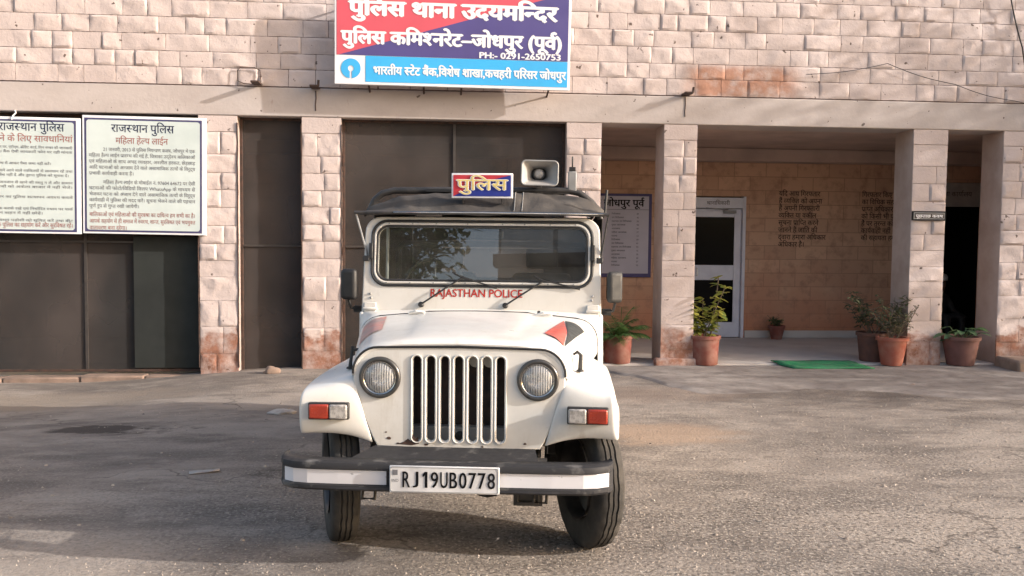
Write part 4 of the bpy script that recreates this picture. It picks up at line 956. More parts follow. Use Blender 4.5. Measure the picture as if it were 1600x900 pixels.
# cowl: tapers into the hood
cw = MB(); rows = []
def cowl_sec(y, w, zt, zb, r=.12):
    pts = [(-w - .01, y, zb), (-w, y, zt - r)]
    for k in range(1, 7):
        a_ = R(180 - 90 * k / 6); pts.append((-w + r + r * math.cos(a_), y, zt - r + r * math.sin(a_)))
    pts += [(-w * .4, y, zt + .018), (0, y, zt + .022), (w * .4, y, zt + .018)]
    for k in range(0, 6):
        a_ = R(90 - 90 * k / 6); pts.append((w - r + r * math.cos(a_), y, zt - r + r * math.sin(a_)))
    pts += [(w, y, zt - r), (w + .01, y, zb)]; return pts
for y, w_, zt, r_ in ((.712, .728, 1.138, .13), (.80, .745, 1.143, .11), (.87, .762, 1.15, .05), (1.0, .765, 1.155, .03)): rows.append(cowl_sec(y, w_, zt, .50, r_))
cw.grid(rows); jp('cowl', cw, WHITE, smooth=True, solid=.006)
jp('firewall', MB().box(-.73, .73, .985, 1.0, .5, 1.13), DASH)
# hood
hd_ = MB(); rows = []
HST = ((-.345, .515, 1.060, .955, 0), (-.355, .522, 1.078, .94, 0), (-.335, .53, 1.091, .93, .0), (-.28, .537, 1.100, .92, .004), (-.1, .572, 1.113, .905, .014), (.15, .622, 1.124, .905, .016), (.4, .668, 1.132, .91, .016), (.6, .706, 1.137, .92, .014), (.705, .724, 1.139, .925, .012))
for y, w_, zt, zb, bl in HST:
    r = .135; pts = [(-w_ - .004, y, zb), (-w_, y, zt - r)]
    for k in range(1, 8):
        a_ = R(180 - 90 * k / 8); pts.append((-w_ + r + r * math.cos(a_), y, zt - r + r * math.sin(a_) * 1.0))
    inner = []
    for xx, dz in ((-.36, .014), (-.285, .017), (-.265, .017 + bl), (-.13, .021 + bl), (0, .023 + bl), (.13, .021 + bl), (.265, .017 + bl), (.285, .017), (.36, .014)): inner.append((xx * (w_ / .58), y, zt + dz))
    pts += inner
    for k in range(1, 8):
        a_ = R(90 - 90 * k / 8); pts.append((w_ - r + r * math.cos(a_), y, zt - r + r * math.sin(a_)))
    pts += [(w_, y, zt - r), (w_ + .004, y, zb)]; rows.append(pts)
hd_.grid(rows); HOOD = jp('hood', hd_, WHITE, smooth=True, solid=.007, sub=1)
def hz(x, y):       # hood height
    for k in range(2, len(HST) - 1):
        if y <= HST[k + 1][0]: break
    A_, B_ = HST[k], HST[k + 1]; t = max(0, min(1, (y - A_[0]) / (B_[0] - A_[0]))); w_ = A_[1] + (B_[1] - A_[1]) * t; zt = A_[2] + (B_[2] - A_[2]) * t; bl = A_[4] + (B_[4] - A_[4]) * t; r = .135
    ax_ = abs(x)
    if ax_ > w_ - r:
        q = min(.999, (ax_ - (w_ - r)) / r); return zt - r + r * math.sqrt(1 - q * q)
    k_ = w_ / .58; ps = ((0, .023 + bl), (.13 * k_, .021 + bl), (.265 * k_, .017 + bl), (.285 * k_, .017), (.36 * k_, .014), (w_ - r, 0))
    for i in range(5):
        if ax_ <= ps[i + 1][0]: break
    t = (ax_ - ps[i][0]) / (ps[i + 1][0] - ps[i][0]); return zt + ps[i][1] + (ps[i + 1][1] - ps[i][1]) * t
def sticker(corners, mat, nm):
    mb = MB(); rows = []; (a_, b_, c_, d_) = corners
    for i in range(9):
        row = []
        for j in range(9):
            u, v = i / 8, j / 8; x = (a_[0] * (1 - u) + b_[0] * u) * (1 - v) + (d_[0] * (1 - u) + c_[0] * u) * v; y = (a_[1] * (1 - u) + b_[1] * u) * (1 - v) + (d_[1] * (1 - u) + c_[1] * u) * v
            row.append((x, y, hz(x, y) + .008))
        rows.append(row)
    mb.grid(rows); jp(nm, mb, mat, HOOD, smooth=True)
sticker([(-.545, -.13), (-.455, .02), (-.535, .58), (-.65, .47)], STICKPINK, 'sticker')
sticker([(.415, -.05), (.515, -.18), (.535, .10), (.52, .48)], STICKRED, 'sticker')
sticker([(.52, -.18), (.638, .40), (.526, .485), (.541, .10)], STICKGREY, 'sticker')
for x in (-.36, .40):
    mb = MB(); mb.box(x - .05, x + .05, .60, .625, hz(x, .6) - .002, hz(x, .6) + .02); mb.tube([(x - .04, .59, hz(x, .6) + .02), (x, .57, hz(x, .6) + .03), (x + .05, .60, hz(x, .6) + .022)], .006, 6); jp('hood_bracket', mb, WHITE, HOOD, bevel=.003)
jp('hood_rear_seam', MB().tube([(x, .712, hz(x, .70) + .001) for x in [-.70 + .05 * k for k in range(29)]], .004, 5), SEAL, HOOD)
jp('washer_nozzle', MB().tube([(.37, .66, 1.13), (.37, .65, 1.185)], .009, 8), SEAL, HOOD)
jp('hood_gap_seal', MB().tube([(-.525, -.352, .945), (-.525, -.352, .97)] + [(-.525 + .125 - .125 * math.cos(R(90 * k / 8)), -.352, .950 + .128 * math.sin(R(90 * k / 8))) for k in range(1, 9)] + [(0, -.354, 1.087)] + [(.525 - .125 + .125 * math.sin(R(90 * k / 8)), -.352, .950 + .128 * math.cos(R(90 * k / 8))) for k in range(0, 9)] + [(.525, -.352, .945)], .006, 8), SEAL, smooth=True)
# grille plate
outer = [(-.40, .565), (-.10, .555), (-.095, .535), (.095, .535), (.10, .555), (.40, .565), (.42, .60), (.47, .72), (.515, .82), (.518, .92)] + [(.518 - .125 + .125 * math.cos(R(90 * k / 8)), .922 + .125 * math.sin(R(90 * k / 8))) for k in range(1, 9)] + [(-.518 + .125 - .125 * math.sin(R(90 * k / 8)), .922 + .125 * math.cos(R(90 * k / 8))) for k in range(0, 8)] + [(-.518, .92), (-.515, .82), (-.47, .72), (-.42, .60)]
slots = [rrect(-.207 + k * .069 - .0262, -.207 + k * .069 + .0262, .583, 1.017, .0261, 6) for k in range(7)]
HLX, HLZ, HLR = .390, .903, .090
GR = jp('grille', shape2d(outer, slots + [circ(-HLX, HLZ, HLR - .004), circ(HLX, HLZ, HLR - .004)], .03, .007), WHITE, smooth=True, ang=.9); GR.location = (0, -.335, .025)
# raised rims of the slots
sr = MB()
for k in range(7): sr.tube([(x, -.019, z) for x, z in rrect(-.207 + k * .069 - .0272, -.207 + k * .069 + .0272, .582, 1.018, .0271, 6)], .0036, 6, closed=True)
jp('slot_rims', sr, WHITE, GR, smooth=True)
jp('rust_chip', MB().add([(x, -.0165, z) for x, z in ((-.27, .585), (-.25, .60), (-.235, .588), (-.225, .625), (-.212, .60), (-.20, .61), (-.195, .575), (-.23, .567), (-.30, .572))], [tuple(range(9))]), RUST, GR)
for cx_, cz_, q_ in ((-.345, .60, .012), (-.30, .575, .009), (-.16, .572, .010), (-.05, .552, .008), (.12, .566, .007), (.33, .585, .008), (-.36, .63, .006)):
    pts_ = [(cx_ + q_ * (1 + .5 * noise.noise(Vector((k * 1.7, cx_ * 30, 0)))) * math.cos(k * .785), cz_ + .6 * q_ * (1 + .6 * noise.noise(Vector((k * 1.3, cx_ * 20, 5)))) * math.sin(k * .785)) for k in range(8)]
    jp('rust_chip', MB().add([(x, -.0165, z) for x, z in pts_], [tuple(range(8))]), RUST, GR)
rd = MB(); rd.box(-.30, .30, -.20, -.16, .56, 1.06); jp('radiator', rd, M('radiator_core', (.03, .024, .022), .7, col2=(.06, .035, .028), scale=20, bmp=.4, bscale=90), bevel=.004)
jp('inner_crossmember', MB().box(-.32, .32, -.27, -.21, .55, .672), GREYPL, bevel=.008)
for x in (.075, .145): jp('horn', MB().lathe([(.001, -.018), (.03, -.016), (.034, -.006), (.034, .01), (.02, .03)], 20, axis='y', c=(x, -.25, 1.005)), M('horn_cream', (.62, .60, .55), .4), smooth=True)
jp('crank_hole_cover', MB().lathe([(.001, -.002), (.018, -.002), (.026, .004)], 16, axis='y', c=(-.0, -.275, .625)), SEAL, smooth=True)
# headlamps
for s in (-1, 1):
    h_ = bpy.data.objects.new('headlight', None); C.objects.link(h_); h_.parent = J; h_.location = (s * HLX, -.352, HLZ + .025); h_.empty_display_size = .05
    jp('bezel', MB().lathe([(HLR + .014, .006), (HLR + .013, -.010), (HLR + .004, -.018), (HLR - .007, -.014), (HLR - .010, .0)], 48, axis='y', cap=False), M('bezel_dark', (.10, .098, .095), .35, .6), h_, smooth=True, ang=1.2)
    jp('chrome_ring', MB().lathe([(HLR - .006, -.004), (HLR - .008, -.016), (HLR - .014, -.014), (HLR - .016, -.002)], 48, axis='y', cap=False), CHROME, h_, smooth=True, ang=1.2)
    jp('reflector', MB().lathe([(HLR - .014, -.004), (.065, .025), (.04, .045), (.018, .05), (.001, .05)], 32, axis='y', cap=False), REFL, h_, smooth=True)
    jp('lens', MB().lathe([(HLR - .014, -.008), (.06, -.020), (.035, -.026), (.001, -.028)], 32, axis='y', cap=False), LENSGLASS, h_, smooth=True)
    jp('bulb', MB().lathe([(.001, .0), (.012, .004), (.014, .02), (.012, .045)], 16, axis='y'), GREYPL, h_, smooth=True)
# fenders
def fender(s):
    outp = [(-.355, .628), (-.368, .635), (-.385, .70), (-.395, .80), (-.385, .845), (-.34, .872), (-.15, .886), (.12, .892), (.36, .892), (.66, .87), (.76, .50)]
    inp = [(-.34, .595), (-.345, .615), (-.352, .70), (-.36, .82), (-.35, .895), (-.31, .935), (-.15, .955), (.12, .968), (.36, .972), (.70, .96), (.80, .55)]
    xo = [.782, .785, .786, .784, .775, .765, .765, .765, .765, .765, .765]; xi = [.425, .43, .455, .49, .515, .53, .55, .585, .62, .65, .66]
    rows = []
    for k in range(len(outp)):
        row = []
        for t in (0, .04, .28, .55, .80, .95, 1.0):
            x = xi[k] + (xo[k] - xi[k]) * t; y = inp[k][0] + (outp[k][0] - inp[k][0]) * (t ** .45); z = inp[k][1] + (outp[k][1] - inp[k][1]) * t
            if k <= 1: z += .03 * math.sin(math.pi * t ** .8) + .012 * t
            dn = .007 * noise.noise(Vector((x * 5, y * 6 + s * 7, z * 6)))
            if s > 0 and k in (2, 3, 4) and t > .9: x -= .022; z += .012
            row.append((s * x, y + dn, z + dn))
        yy, zz = outp[k]; row.append((s * (xo[k] + .004), yy + (.04 if k < 5 else .01), zz + (.012 if k < 2 else (0 if k < 4 else -.02))))
        row.append((s * (xo[k] + .004), yy + (.085 if k < 5 else .015), zz + (.012 if k < 2 else (0 if k < 4 else -.065))))
        rows.append(row)
    mb = MB().grid(rows); f = jp('fender', mb, WHITE, smooth=True, solid=.006, sub=2); f.data.set_sharp_from_angle(angle=3.0)
    # lamp
    base = jp('indicator', MB().box(-.10, .10, -.012, .02, -.042, .042), SEAL, f, bevel=.006); base.location = (s * .634, -.400, .765); base.rotation_euler = (0, 0, s * R(-3))
    r_ = jp('red_lens', MB().box(-.048, .05, -.030, -.0125, -.036, .036), REDLENS, f, bevel=.008); r_.location = (s * .634 + s * .046, -.400, .765); r_.rotation_euler = base.rotation_euler
    c_ = jp('clear_lens', MB().box(-.044, .044, -.028, -.0125, -.036, .036), CLEARLENS, f, bevel=.008); c_.location = (s * .634 - s * .050, -.400, .765); c_.rotation_euler = base.rotation_euler
    return f
FL = fender(-1); FR = fender(1)
for s, f in ((-1, FL), (1, FR)):
    mb = MB(); mb.tube([(s * .575, -.19, .95), (s * .575, -.19, .975), (s * .57, -.18, 1.02), (s * .565, -.175, 1.06)], [.012, .009, .008, .01], 8); mb.tube([(s * .56, -.19, 1.045), (s * .53, -.17, 1.04)], .009, 6); mb.lathe([(.022, 0), (.02, .008), (.008, .012)], 12, c=(s * .575, -.19, .945))
    if s < 0: jp('hood_catch', mb, SEAL, f, smooth=True)
    else:
        mb = MB(); mb.tube([(.60, -.16, .950), (.603, -.16, 1.03), (.585, -.155, 1.045), (.565, -.15, 1.03)], [.012, .010, .009, .006], 8); mb.lathe([(.02, 0), (.018, .008), (.008, .012)], 12, c=(.60, -.16, .945)); jp('hood_catch', mb, SEAL, f, smooth=True)
    il = MB(); il.grid([[(s * .44, y, z) for y in (-.33, 0, .4, .8)] for z in (.56, .75, .92)]); jp('inner_wing', il, BLACKPIPE, f, solid=.005)
# bumper
bw = .765; BX = -.035
def bsec(x, y, k=1.0):
    return [(x + BX, y + .10, .566), (x + BX, y + .02, .569), (x + BX, y + .002, .564), (x + BX, y - .004, .553), (x + BX, y - .004, .540), (x + BX, y + .008, .534), (x + BX, y + .008, .466), (x + BX, y - .004, .460), (x + BX, y - .005, .448), (x + BX, y + .003, .439), (x + BX, y + .03, .435), (x + BX, y + .10, .437)]
mb = MB(); rows = []
for x, dy in ((-bw - .035, .16), (-bw - .03, .11), (-bw - .005, .055), (-bw + .05, .02), (-bw + .12, .006), (-.5, 0), (0, -.004), (.5, 0), (bw - .12, .006), (bw - .06, .02), (bw - .005, .055), (bw + .02, .11), (bw + .022, .16)): rows.append(bsec(x, -.63 + dy))
mb.grid(rows); 
BM = jp('bumper', mb, BUMPER, smooth=True, solid=.006, ang=.55)
mb = MB(); rows = []
for x, dy in ((-bw + .0, .053), (-bw + .05, .02), (-bw + .12, .006), (-.5, 0), (-.27, -.002)): rows.append([(x + BX, -.63 + dy + .0045, .468), (x + BX, -.63 + dy + .0045, .533)])
mb.grid(rows); rows = []
m2 = MB()
for x, dy in ((.25, -.002), (.5, 0), (bw - .12, .006), (bw - .06, .02), (bw - .0, .055)): rows.append([(x + BX, -.63 + dy + .0045, .468), (x + BX, -.63 + dy + .0045, .533)])
m2.grid(rows); jp('white_strip', mb, BAND, BM, solid=.002); jp('white_strip', m2, BAND, BM, solid=.002)
lw = ((-bw + .06, .018), (-.5, 0), (0, -.004), (.5, 0), (bw - .07, .018))
jp('lower_edge', MB().grid([[(x + BX, -.63 + dy + .0015, .4375) for x, dy in lw], [(x + BX, -.63 + dy - .0098, .447) for x, dy in lw], [(x + BX, -.63 + dy - .0085, .457) for x, dy in lw]]), BUMPERLOW, BM)
# number plate
PX, PZ = -.03, .505
pl_ = jp('number_plate', MB().box(PX - .255, PX + .255, -.659, -.648, PZ - .063, PZ + .063), PLATEW, BM, bevel=.004)
tm = MB()
for k, ch_ in enumerate('RJ19UB0778'):     # stencil-like, evenly spaced, all on one line
    t_ = MB(); write(t_, ch_, 0, 0, .072, 0)
    if ch_ == '1': t_ = MB().add([(.018, 0, 0), (.028, 0, 0), (.028, 0, .074), (.018, 0, .074), (.018, 0, .060), (.008, 0, .050), (.008, 0, .062)], [(0, 1, 2, 3, 6, 5, 4)])
    xa = [q[0] for q in t_.v]; za = [q[2] for q in t_.v]; wd_ = {'1': .020, 'J': .024}.get(ch_, .033)
    cx_ = PX - .176 + k * .0437
    for q, (dx, dz) in enumerate(((0, 0), (.0012, 0), (-.0012, 0))): tm.add([(cx_ + (vx - (min(xa) + max(xa)) / 2) * wd_ / (max(xa) - min(xa)) + dx, -.6605 - .0002 * q, PZ - .037 + (vz - min(za)) * .074 / (max(za) - min(za))) for vx, _, vz in t_.v], t_.f); text_obj('plate_lettering', tm, TXTBLACK, BM)
tm = MB(); write(tm, 'IND', PX - .228, PZ - .012, .012, -.6605, align='c', off=.0); tm.add([(PX - .24, -.6605, PZ + .02), (PX - .216, -.6605, PZ + .02), (PX - .216, -.6605, PZ + .044), (PX - .24, -.6605, PZ + .044)], [(0, 1, 2, 3)]); text_obj('plate_emblem', tm, TXTGREY, BM)
tm = MB(); pts = rrect(PX - .249, PX + .249, PZ - .057, PZ + .057, .01, 3); tm.tube([(x, -.6595, z) for x, z in pts], .0016, 4, closed=True); jp('plate_rim', tm, GREYPL, BM)
# gravel guard between bumper and grille, tow hooks
gg = MB(); gg.grid([[(-.50, -.54, .563), (0, -.54, .565), (.40, -.54, .563)], [(-.42, -.36, .585), (0, -.36, .585), (.38, -.36, .585)], [(-.41, -.33, .55), (0, -.33, .55), (.37, -.33, .55)]]); jp('gravel_guard', gg, BUMPER, solid=.005)
for s in (-1, 1):
    mb = MB(); mb.box(s * .41 - .035, s * .41 + .035, -.53, -.36, .43, .50); mb.tube([(s * .41 - .03, -.5, .43), (s * .41 - .03, -.53, .37), (s * .41 + .03, -.53, .37), (s * .41 + .03, -.5, .43)], .009, 8); jp('spring_shackle', mb, BLACKPIPE, bevel=.004)
mb = MB(); mb.box(.28, .42, -.45, -.3, .33, .39); mb.tube([(.3, -.46, .40), (.3, -.46, .35), (.40, -.46, .35), (.40, -.46, .40)], .008, 6); jp('tow_hook', mb, BLACKPIPE, bevel=.006)
for s in (-1, 1): jp('bumper_arm', MB().box(s * .40 - .04, s * .40 + .04, -.53, -.42, .47, .56), BLACKPIPE, BM)

# windscreen frame, leaned back
WY, WZ, WL = .90, 1.15, R(7.5)
wf = bpy.data.objects.new('windscreen', None); C.objects.link(wf); wf.parent = J; wf.location = (0, WY, WZ); wf.rotation_euler = (-WL, 0, 0); wf.empty_display_size = .1
hwid = .735
outer = [(-hwid - .012, 0), (hwid + .012, 0), (hwid + .008, .2)] + [(hwid - .09 + .09 * math.cos(R(90 * k / 6)), .505 + .09 * math.sin(R(90 * k / 6))) for k in range(7)] + [(-hwid + .09 - .09 * math.sin(R(90 * k / 6)), .505 + .09 * math.cos(R(90 * k / 6))) for k in range(7)] + [(-hwid - .008, .2)]
hole = rrect(-.665, .665, .195, .545, .07, 6)
FRM = jp('windscreen_frame', shape2d(outer, [hole], .04, .008), WHITE, wf, smooth=True, ang=.9)
sm_ = MB(); sm_.tube([(x, -.022, z) for x, z in rrect(-.695, .695, .165, .575, .095, 8)], .009, 8, closed=True); jp('outer_seal', sm_, SEAL, wf, smooth=True)
sm_ = MB(); sm_.tube([(x, -.022, z) for x, z in rrect(-.662, .662, .198, .542, .07, 8)], .008, 8, closed=True); jp('glass_seal', sm_, SEAL, wf, smooth=True)
sm_ = MB(); rows = [[(x, -.024, z) for x, z in rrect(-.684, .684, .176, .564, .086, 8)], [(x, -.030, z) for x, z in rrect(-.679, .679, .181, .559, .082, 8)], [(x, -.030, z) for x, z in rrect(-.672, .672, .188, .552, .076, 8)], [(x, -.024, z) for x, z in rrect(-.668, .668, .192, .548, .073, 8)]]; sm_.grid(rows, closed=True); jp('inner_frame', sm_, WHITE, wf, smooth=True)
gm = MB(); pts = rrect(-.67, .67, .19, .55, .07, 6); gm.add([(x, -.004, z) for x, z in pts], [tuple(range(len(pts)))]); jp('glass', gm, WGLASS, wf)
jp('base_seam', MB().tube([(-.74, -.022, -.004), (0, -.022, -.004), (.74, -.022, -.004)], .004, 5), SEAL, wf)
tm = MB(); write(tm, 'RAJASTHAN POLICE', -.03, .097, .044, -.0215, width=.585, align='c', off=.02); text_obj('lettering', tm, TXTRED, wf)
for s in (-1, 1):
    mb = MB(); mb.box(s * .70 - .035, s * .70 + .04, -.035, -.0205, -.03, .055); mb.tube([(s * .70 - .04, -.04, .015), (s * .70 + .05, -.04, .015)], .010, 8); jp('hinge', mb, WHITE, wf, bevel=.004)
    mb = MB()
    for dx, dz in ((-.005, .085), (.0, .11), (.01, -.05), (-.04, -.055)): mb.lathe([(.008, 0), (.008, -.006), (.003, -.009)], 8, axis='y', c=(s * (.70 + dx), -.021, dz))
    jp('hinge_bolts', mb, GREYPL, wf)
    mb = MB(); mb.box(s * .70 - .012, s * .70 + .012, -.05, -.02, .33, .43); mb.box(s * .735 - .014, s * .735 + .026, -.05, -.03, .315, .35); jp('frame_clamp', mb, SEAL, wf, bevel=.004)
bl_ = MB()
for x in (-.60, -.45, -.30, -.1, .12, .26, .42, .58):
    for z in (.182, .558): bl_.lathe([(.005, 0), (.005, -.003), (.002, -.004)], 8, axis='y', c=(x + .01 * (z > .3), -.029, z))
jp('frame_screws', bl_, GREYPL, wf)
def wiper(x0, x1, z1, x2, z2):
    mb = MB(); mb.lathe([(.018, 0), (.018, -.02), (.008, -.03)], 12, axis='y', c=(x0, -.02, .045)); mb.tube([(x0, -.045, .045), ((x0 + x1) / 2, -.055, (z1 + .045) / 2), (x1, -.045, z1)], .006, 6); W_ = jp('wiper', mb, SEAL, wf, smooth=True)
    b_ = MB(); b_.tube([(x1 - .06, -.038, z1 + .035), (x1, -.042, z1 + .004), ((x1 + x2) / 2, -.040, (z1 + z2) / 2 + .002), (x2, -.034, z2)], .005, 6); b_.grid([[(x1 - .05, -.034, z1 + .03), (x2, -.032, z2)], [(x1 - .05, -.024, z1 + .022), (x2, -.024, z2 - .008)]]); jp('wiper_blade', b_, SEAL, W_)
wiper(-.375, -.12, .215, .10, .155); wiper(.155, .39, .20, .62, .155)
# mirrors
for s, mt, z in ((-1, SEAL, 1.32), (1, M('mirror_shell', (.030, .030, .029), .6), 1.32)):
    mr = jp('mirror', MB().box(-.052, .052, -.018, .03, -.098, .098), mt, bevel=.03, seg=4); mr.location = (s * .84, .90, z); mr.rotation_euler = (0, 0, s * R(28 if s > 0 else 8))
    g_ = MB(); pts = rrect(-.045, .045, -.09, .09, .025, 4); g_.add([(x, .032, z2) for x, z2 in pts], [tuple(range(len(pts)))]); jp('mirror_glass', g_, CHROME, mr)
    mb = MB(); mb.tube([(s * .84, .90, z - .10), (s * .83, .92, z - .15), (s * .77, .97, z - .16)], .009, 8); mb.box(s * .79 - .03, s * .79 + .03, .95, .98, z - .18, z - .14); jp('mirror_arm', mb, SEAL)
# interior
ds = MB(); rows = [[(x, .99, 1.15), (x, 1.02, 1.23), (x, 1.12, 1.25), (x, 1.2, 1.2), (x, 1.2, .95)] for x in (-.70, -.35, 0, .35, .70)]; ds.grid(rows); jp('dashboard', ds, DASH, smooth=True, solid=.01)
sw = MB(); ring = [(.19 * math.cos(2 * math.pi * k / 28), 0, .19 * math.sin(2 * math.pi * k / 28)) for k in range(28)]; sw.tube(ring, .014, 8, closed=True)
for a_ in (90, 210, 330): sw.tube([(0, .01, 0), (.18 * math.cos(R(a_)), 0, .18 * math.sin(R(a_)))], .010, 6)
sw.lathe([(.04, -.01), (.045, .02), (.02, .03)], 16, axis='y'); sw.tube([(0, 0, 0), (0, -.35, -.1)], .02, 8); o = jp('steering_wheel', sw, SEAL, smooth=True); o.location = (-.36, 1.34, 1.31); o.rotation_euler = (R(-28), 0, 0)
for x in (-.36, .36):
    st_ = jp('seat', MB().box(x - .24, x + .24, 1.55, 2.0, .70, .85), SEATM, bevel=.05, seg=3)
    b_ = MB(); rows = []
    b_.box(x - .23, x + .23, 2.0, 2.12, .84, 1.36); jp('backrest', b_, SEATM, st_, bevel=.05, seg=3)
    jp('headrest', MB().box(x - .12, x + .12, 2.04, 2.12, 1.39, 1.54), SEATM, st_, bevel=.03, seg=3)
jp('cross_bar', MB().tube([(-.70, 1.9, 1.15), (-.70, 1.9, 1.54), (-.66, 1.9, 1.575), (.66, 1.9, 1.575), (.70, 1.9, 1.54), (.70, 1.9, 1.15)], .024, 10), SEAL, smooth=True)
jp('door_post', MB().tube([(-.62, 1.02, 1.15), (-.62, 1.06, 1.72)], .010, 8), GREYPL)
rm = jp('rear_view_mirror', MB().box(-.11, .11, -.01, .02, -.03, .03), SEAL, bevel=.012); rm.location = (.02, 1.05, 1.64)
jp('mirror_stem', MB().tube([(.02, 1.06, 1.66), (.02, 1.02, 1.73)], .007, 6), SEAL)
for s in (-1, 1): jp('rear_bench', MB().box(s * .70 - .19 if s > 0 else -.70, .70 if s > 0 else -.70 + .19, 2.2, 2.95, .78, .88), SEATM, bevel=.03)
# canvas roof
def roof_pt(u, y):    # u -1..1 across
    zc = 1.785 + .125 * sm(.94, 1.2, y) ** .8 - .02 * sm(2.3, 3.0, y); w_ = .775
    e = abs(u); drop = (.10 if y > 1.05 else .01 + .09 * sm(.95, 1.1, y)) * e ** 4.5
    wr = 1.5 * (.016 * noise.noise(Vector((u * 3.2, y * 9, 1))) + .010 * noise.noise(Vector((u * 9 + y * 6, y * 4, 4)))) * sm(.93, 1.02, y) * (1 - .5 * sm(1.2, 1.5, y))
    return (u * w_, y, zc - drop + wr - .012 * math.sin(math.pi * abs(u)) * sm(1.2, 1.5, y) * math.sin(y * 9) ** 2)
rows = []
us = [-1 + 2 * k / 60 for k in range(61)]
rows.append([(u * .775, .905, 1.762 - .004 * math.cos(u * 14)) for u in us]); rows.append([(u * .778, .90, 1.782) for u in us])
for y in [.925 + .02 * k for k in range(20)] + [1.35 + .17 * k for k in range(11)]: rows.append([roof_pt(u, y) for u in us])
mb = MB().grid(rows); RF = jp('canvas_roof', mb, CANVAS, smooth=True, solid=.005)
for s in (-1, 1):
    side = MB(); rr_ = []
    for y in [1.38 + .2 * k for k in range(9)]: rr_.append([(s * (.775 - .0 * t + .008 * noise.noise(Vector((y * 3, t * 3, s)))), y, roof_pt(s, y)[2] * (1 - t) + 1.13 * t - .003) for t in (0, .1, .3, .5, .7, .9, 1)])
    side.grid(rr_); jp('side_curtain', side, CANVAS, RF, smooth=True, solid=.004)
rear = MB()
yr = 2.99
for (x0, x1, z0, z1) in ((-.77, -.52, 1.13, 1.80), (.36, .77, 1.13, 1.80), (-.52, .36, 1.60, 1.86), (-.52, .36, 1.13, 1.28)): rear.box(x0, x1, yr, yr + .006, z0, z1)
jp('rear_curtain', rear, CANVAS, RF)
jp('front_rail', MB().tube([(-.80, .885, 1.772), (-.4, .88, 1.775), (0, .88, 1.776), (.4, .88, 1.775), (.795, .885, 1.770)], .011, 8), BLACKPIPE, RF, smooth=True)
jp('rail_trim', MB().tube([(-.55, .868, 1.776), (0, .866, 1.778), (.76, .872, 1.774)], .0045, 6), CHROME, RF, smooth=True)
for a_, b_ in (((-.79, .885, 1.765), (-.725, .93, 1.50)), ((.79, .885, 1.765), (.745, .94, 1.48))): jp('side_stay', MB().tube([a_, b_], .006, 6), GREYPL if a_[0] < 0 else SEAL, RF)
for x in (.20, .25): jp('roof_strap', MB().tube([roof_pt(x / .775, .945 + .03 * k)[:2] + (roof_pt(x / .775, .945 + .03 * k)[2] + .006,) for k in range(10)], .0025, 5), GREYPL, RF)
# roof carrier pipe
HOOP = jp('roof_pipe', MB().tube([(-.77, 1.28, 1.79), (-.775, 1.28, 1.84), (-.75, 1.28, 1.89), (-.70, 1.28, 1.93), (-.62, 1.28, 1.95), (0, 1.28, 1.955), (.55, 1.28, 1.955), (.62, 1.28, 1.94), (.70, 1.28, 1.88), (.745, 1.28, 1.82), (.76, 1.28, 1.77)], .023, 10), BLACKPIPE, smooth=True)
HOOP.location.z = -.018
jp('roof_pipe_flag', MB().box(-.40, -.20, 1.245, 1.255, 1.94, 1.962), SEAL, HOOP, bevel=.003)
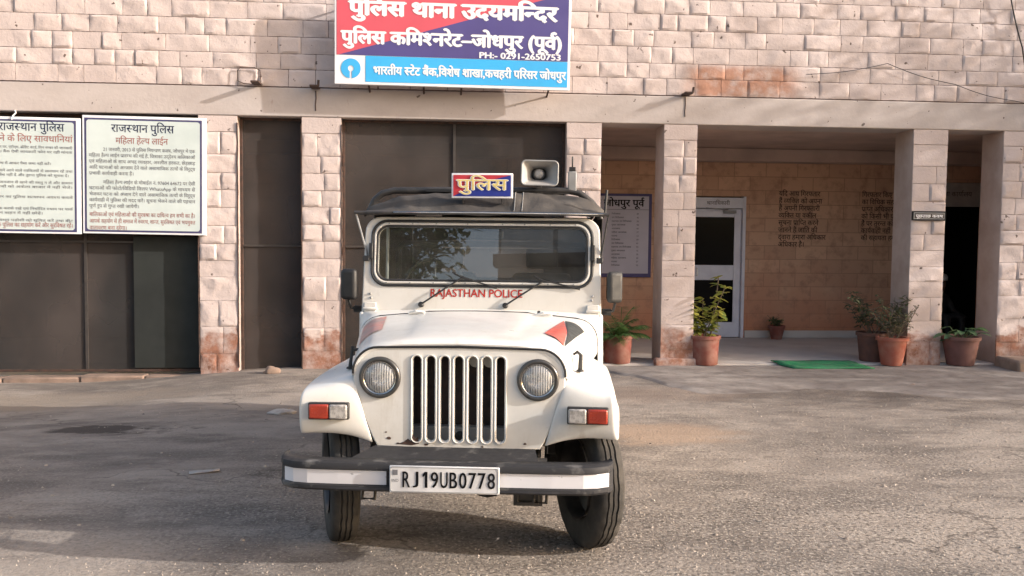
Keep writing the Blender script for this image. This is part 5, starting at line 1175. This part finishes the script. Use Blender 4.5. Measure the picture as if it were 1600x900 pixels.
# roof sign
RS = jp('roof_sign', MB().box(-.200, .190, .985, 1.005, 1.872, 2.030), SIGNWHITE, bevel=.004)
x0, x1, z0, z1 = -.188, .178, 1.884, 2.018; yv = .9825
jp('sign_blue', MB().add([(x0, yv, z0), (x1, yv, z0), (x1, yv, z1), (x0 + .19, yv, z0 + .09)], [(0, 1, 2, 3)]), ROOFBLUE, RS)
jp('sign_red', MB().add([(x0, yv, z0), (x0 + .19, yv, z0 + .09), (x1, yv, z1), (x0, yv, z1)], [(0, 1, 2, 3)]), ROOFRED, RS)
tm = MB(); write(tm, 'पुलिस', -.005, 1.923, .066, .9785, width=.32, align='c', off=.045); text_obj('letter_outline', tm, TXTWHITE, RS)
tm = MB(); write(tm, 'पुलिस', -.005, 1.923, .066, .9765, width=.32, align='c', off=.012); text_obj('lettering', tm, TXTYEL, RS)
jp('sign_legs', MB().box(-.134, -.126, 1.0055, 1.06, 1.84, 1.95).box(.116, .124, 1.0055, 1.06, 1.84, 1.95), BLACKPIPE, RS)
# loudspeaker
LS = bpy.data.objects.new('loudspeaker', None); C.objects.link(LS); LS.parent = J; LS.location = (.345, 1.36, 2.050); LS.scale = (.9, .9, .9); LS.rotation_euler = (0, R(1), R(4)); LS.empty_display_size = .1
rows = []
for y, wx, wz, r_ in ((-.16, .132, .088, .03), (-.157, .128, .084, .028), (-.13, .10, .066, .026), (-.06, .066, .047, .03), (.03, .045, .038, .03), (.06, .04, .035, .03)): rows.append([(x, y, z) for x, z in rrect(-wx, wx, -wz, wz, min(r_, wz - .002), 5)])
jp('horn', MB().grid(rows, closed=True), HORNIN, LS, smooth=True, solid=.005)
jp('horn_rim', MB().tube([(x, -.16, z) for x, z in rrect(-.132, .132, -.088, .088, .03, 5)], .007, 6, closed=True), GREYPL, LS, smooth=True)
jp('horn_plug', MB().lathe([(.001, -.105), (.022, -.10), (.034, -.085), (.036, -.05), (.05, .0)], 24, axis='y', cap=False), M('plug_grey', (.42, .41, .40), .4), LS, smooth=True)
jp('throat', MB().lathe([(.001, -.02), (.075, -.025), (.078, -.018)], 24, axis='y', cap=False), HORNDARK, LS, smooth=True)
jp('driver_unit', MB().lathe([(.04, .05), (.06, .07), (.06, .15), (.04, .17), (.001, .17)], 24, axis='y', cap=False), GREYPL, LS, smooth=True)
jp('speaker_bracket', MB().box(-.02, .02, -.09, -.05, -.12, -.07).box(-.05, .05, -.10, -.04, -.125, -.112), BLACKPIPE, LS, bevel=.003)
bx = jp('siren_box', MB().box(-.028, .028, -.02, .04, -.07, .07), GREYPL, bevel=.006); bx.location = (.57, 1.28, 1.995)
jp('siren_cap', MB().box(-.022, .022, -.015, .03, .072, .10).tube([(0, 0, .10), (0, 0, .17)], .006, 6), BLACKPIPE, bx, bevel=.003)
jp('speaker_bar', MB().tube([(.27, 1.275, 1.95), (.60, 1.275, 1.95)], .016, 8), GREYPL, HOOP)
jp('aerial', MB().tube([(.775, 1.0, 1.77), (.785, 1.0, 1.93)], .009, 6), SEAL)
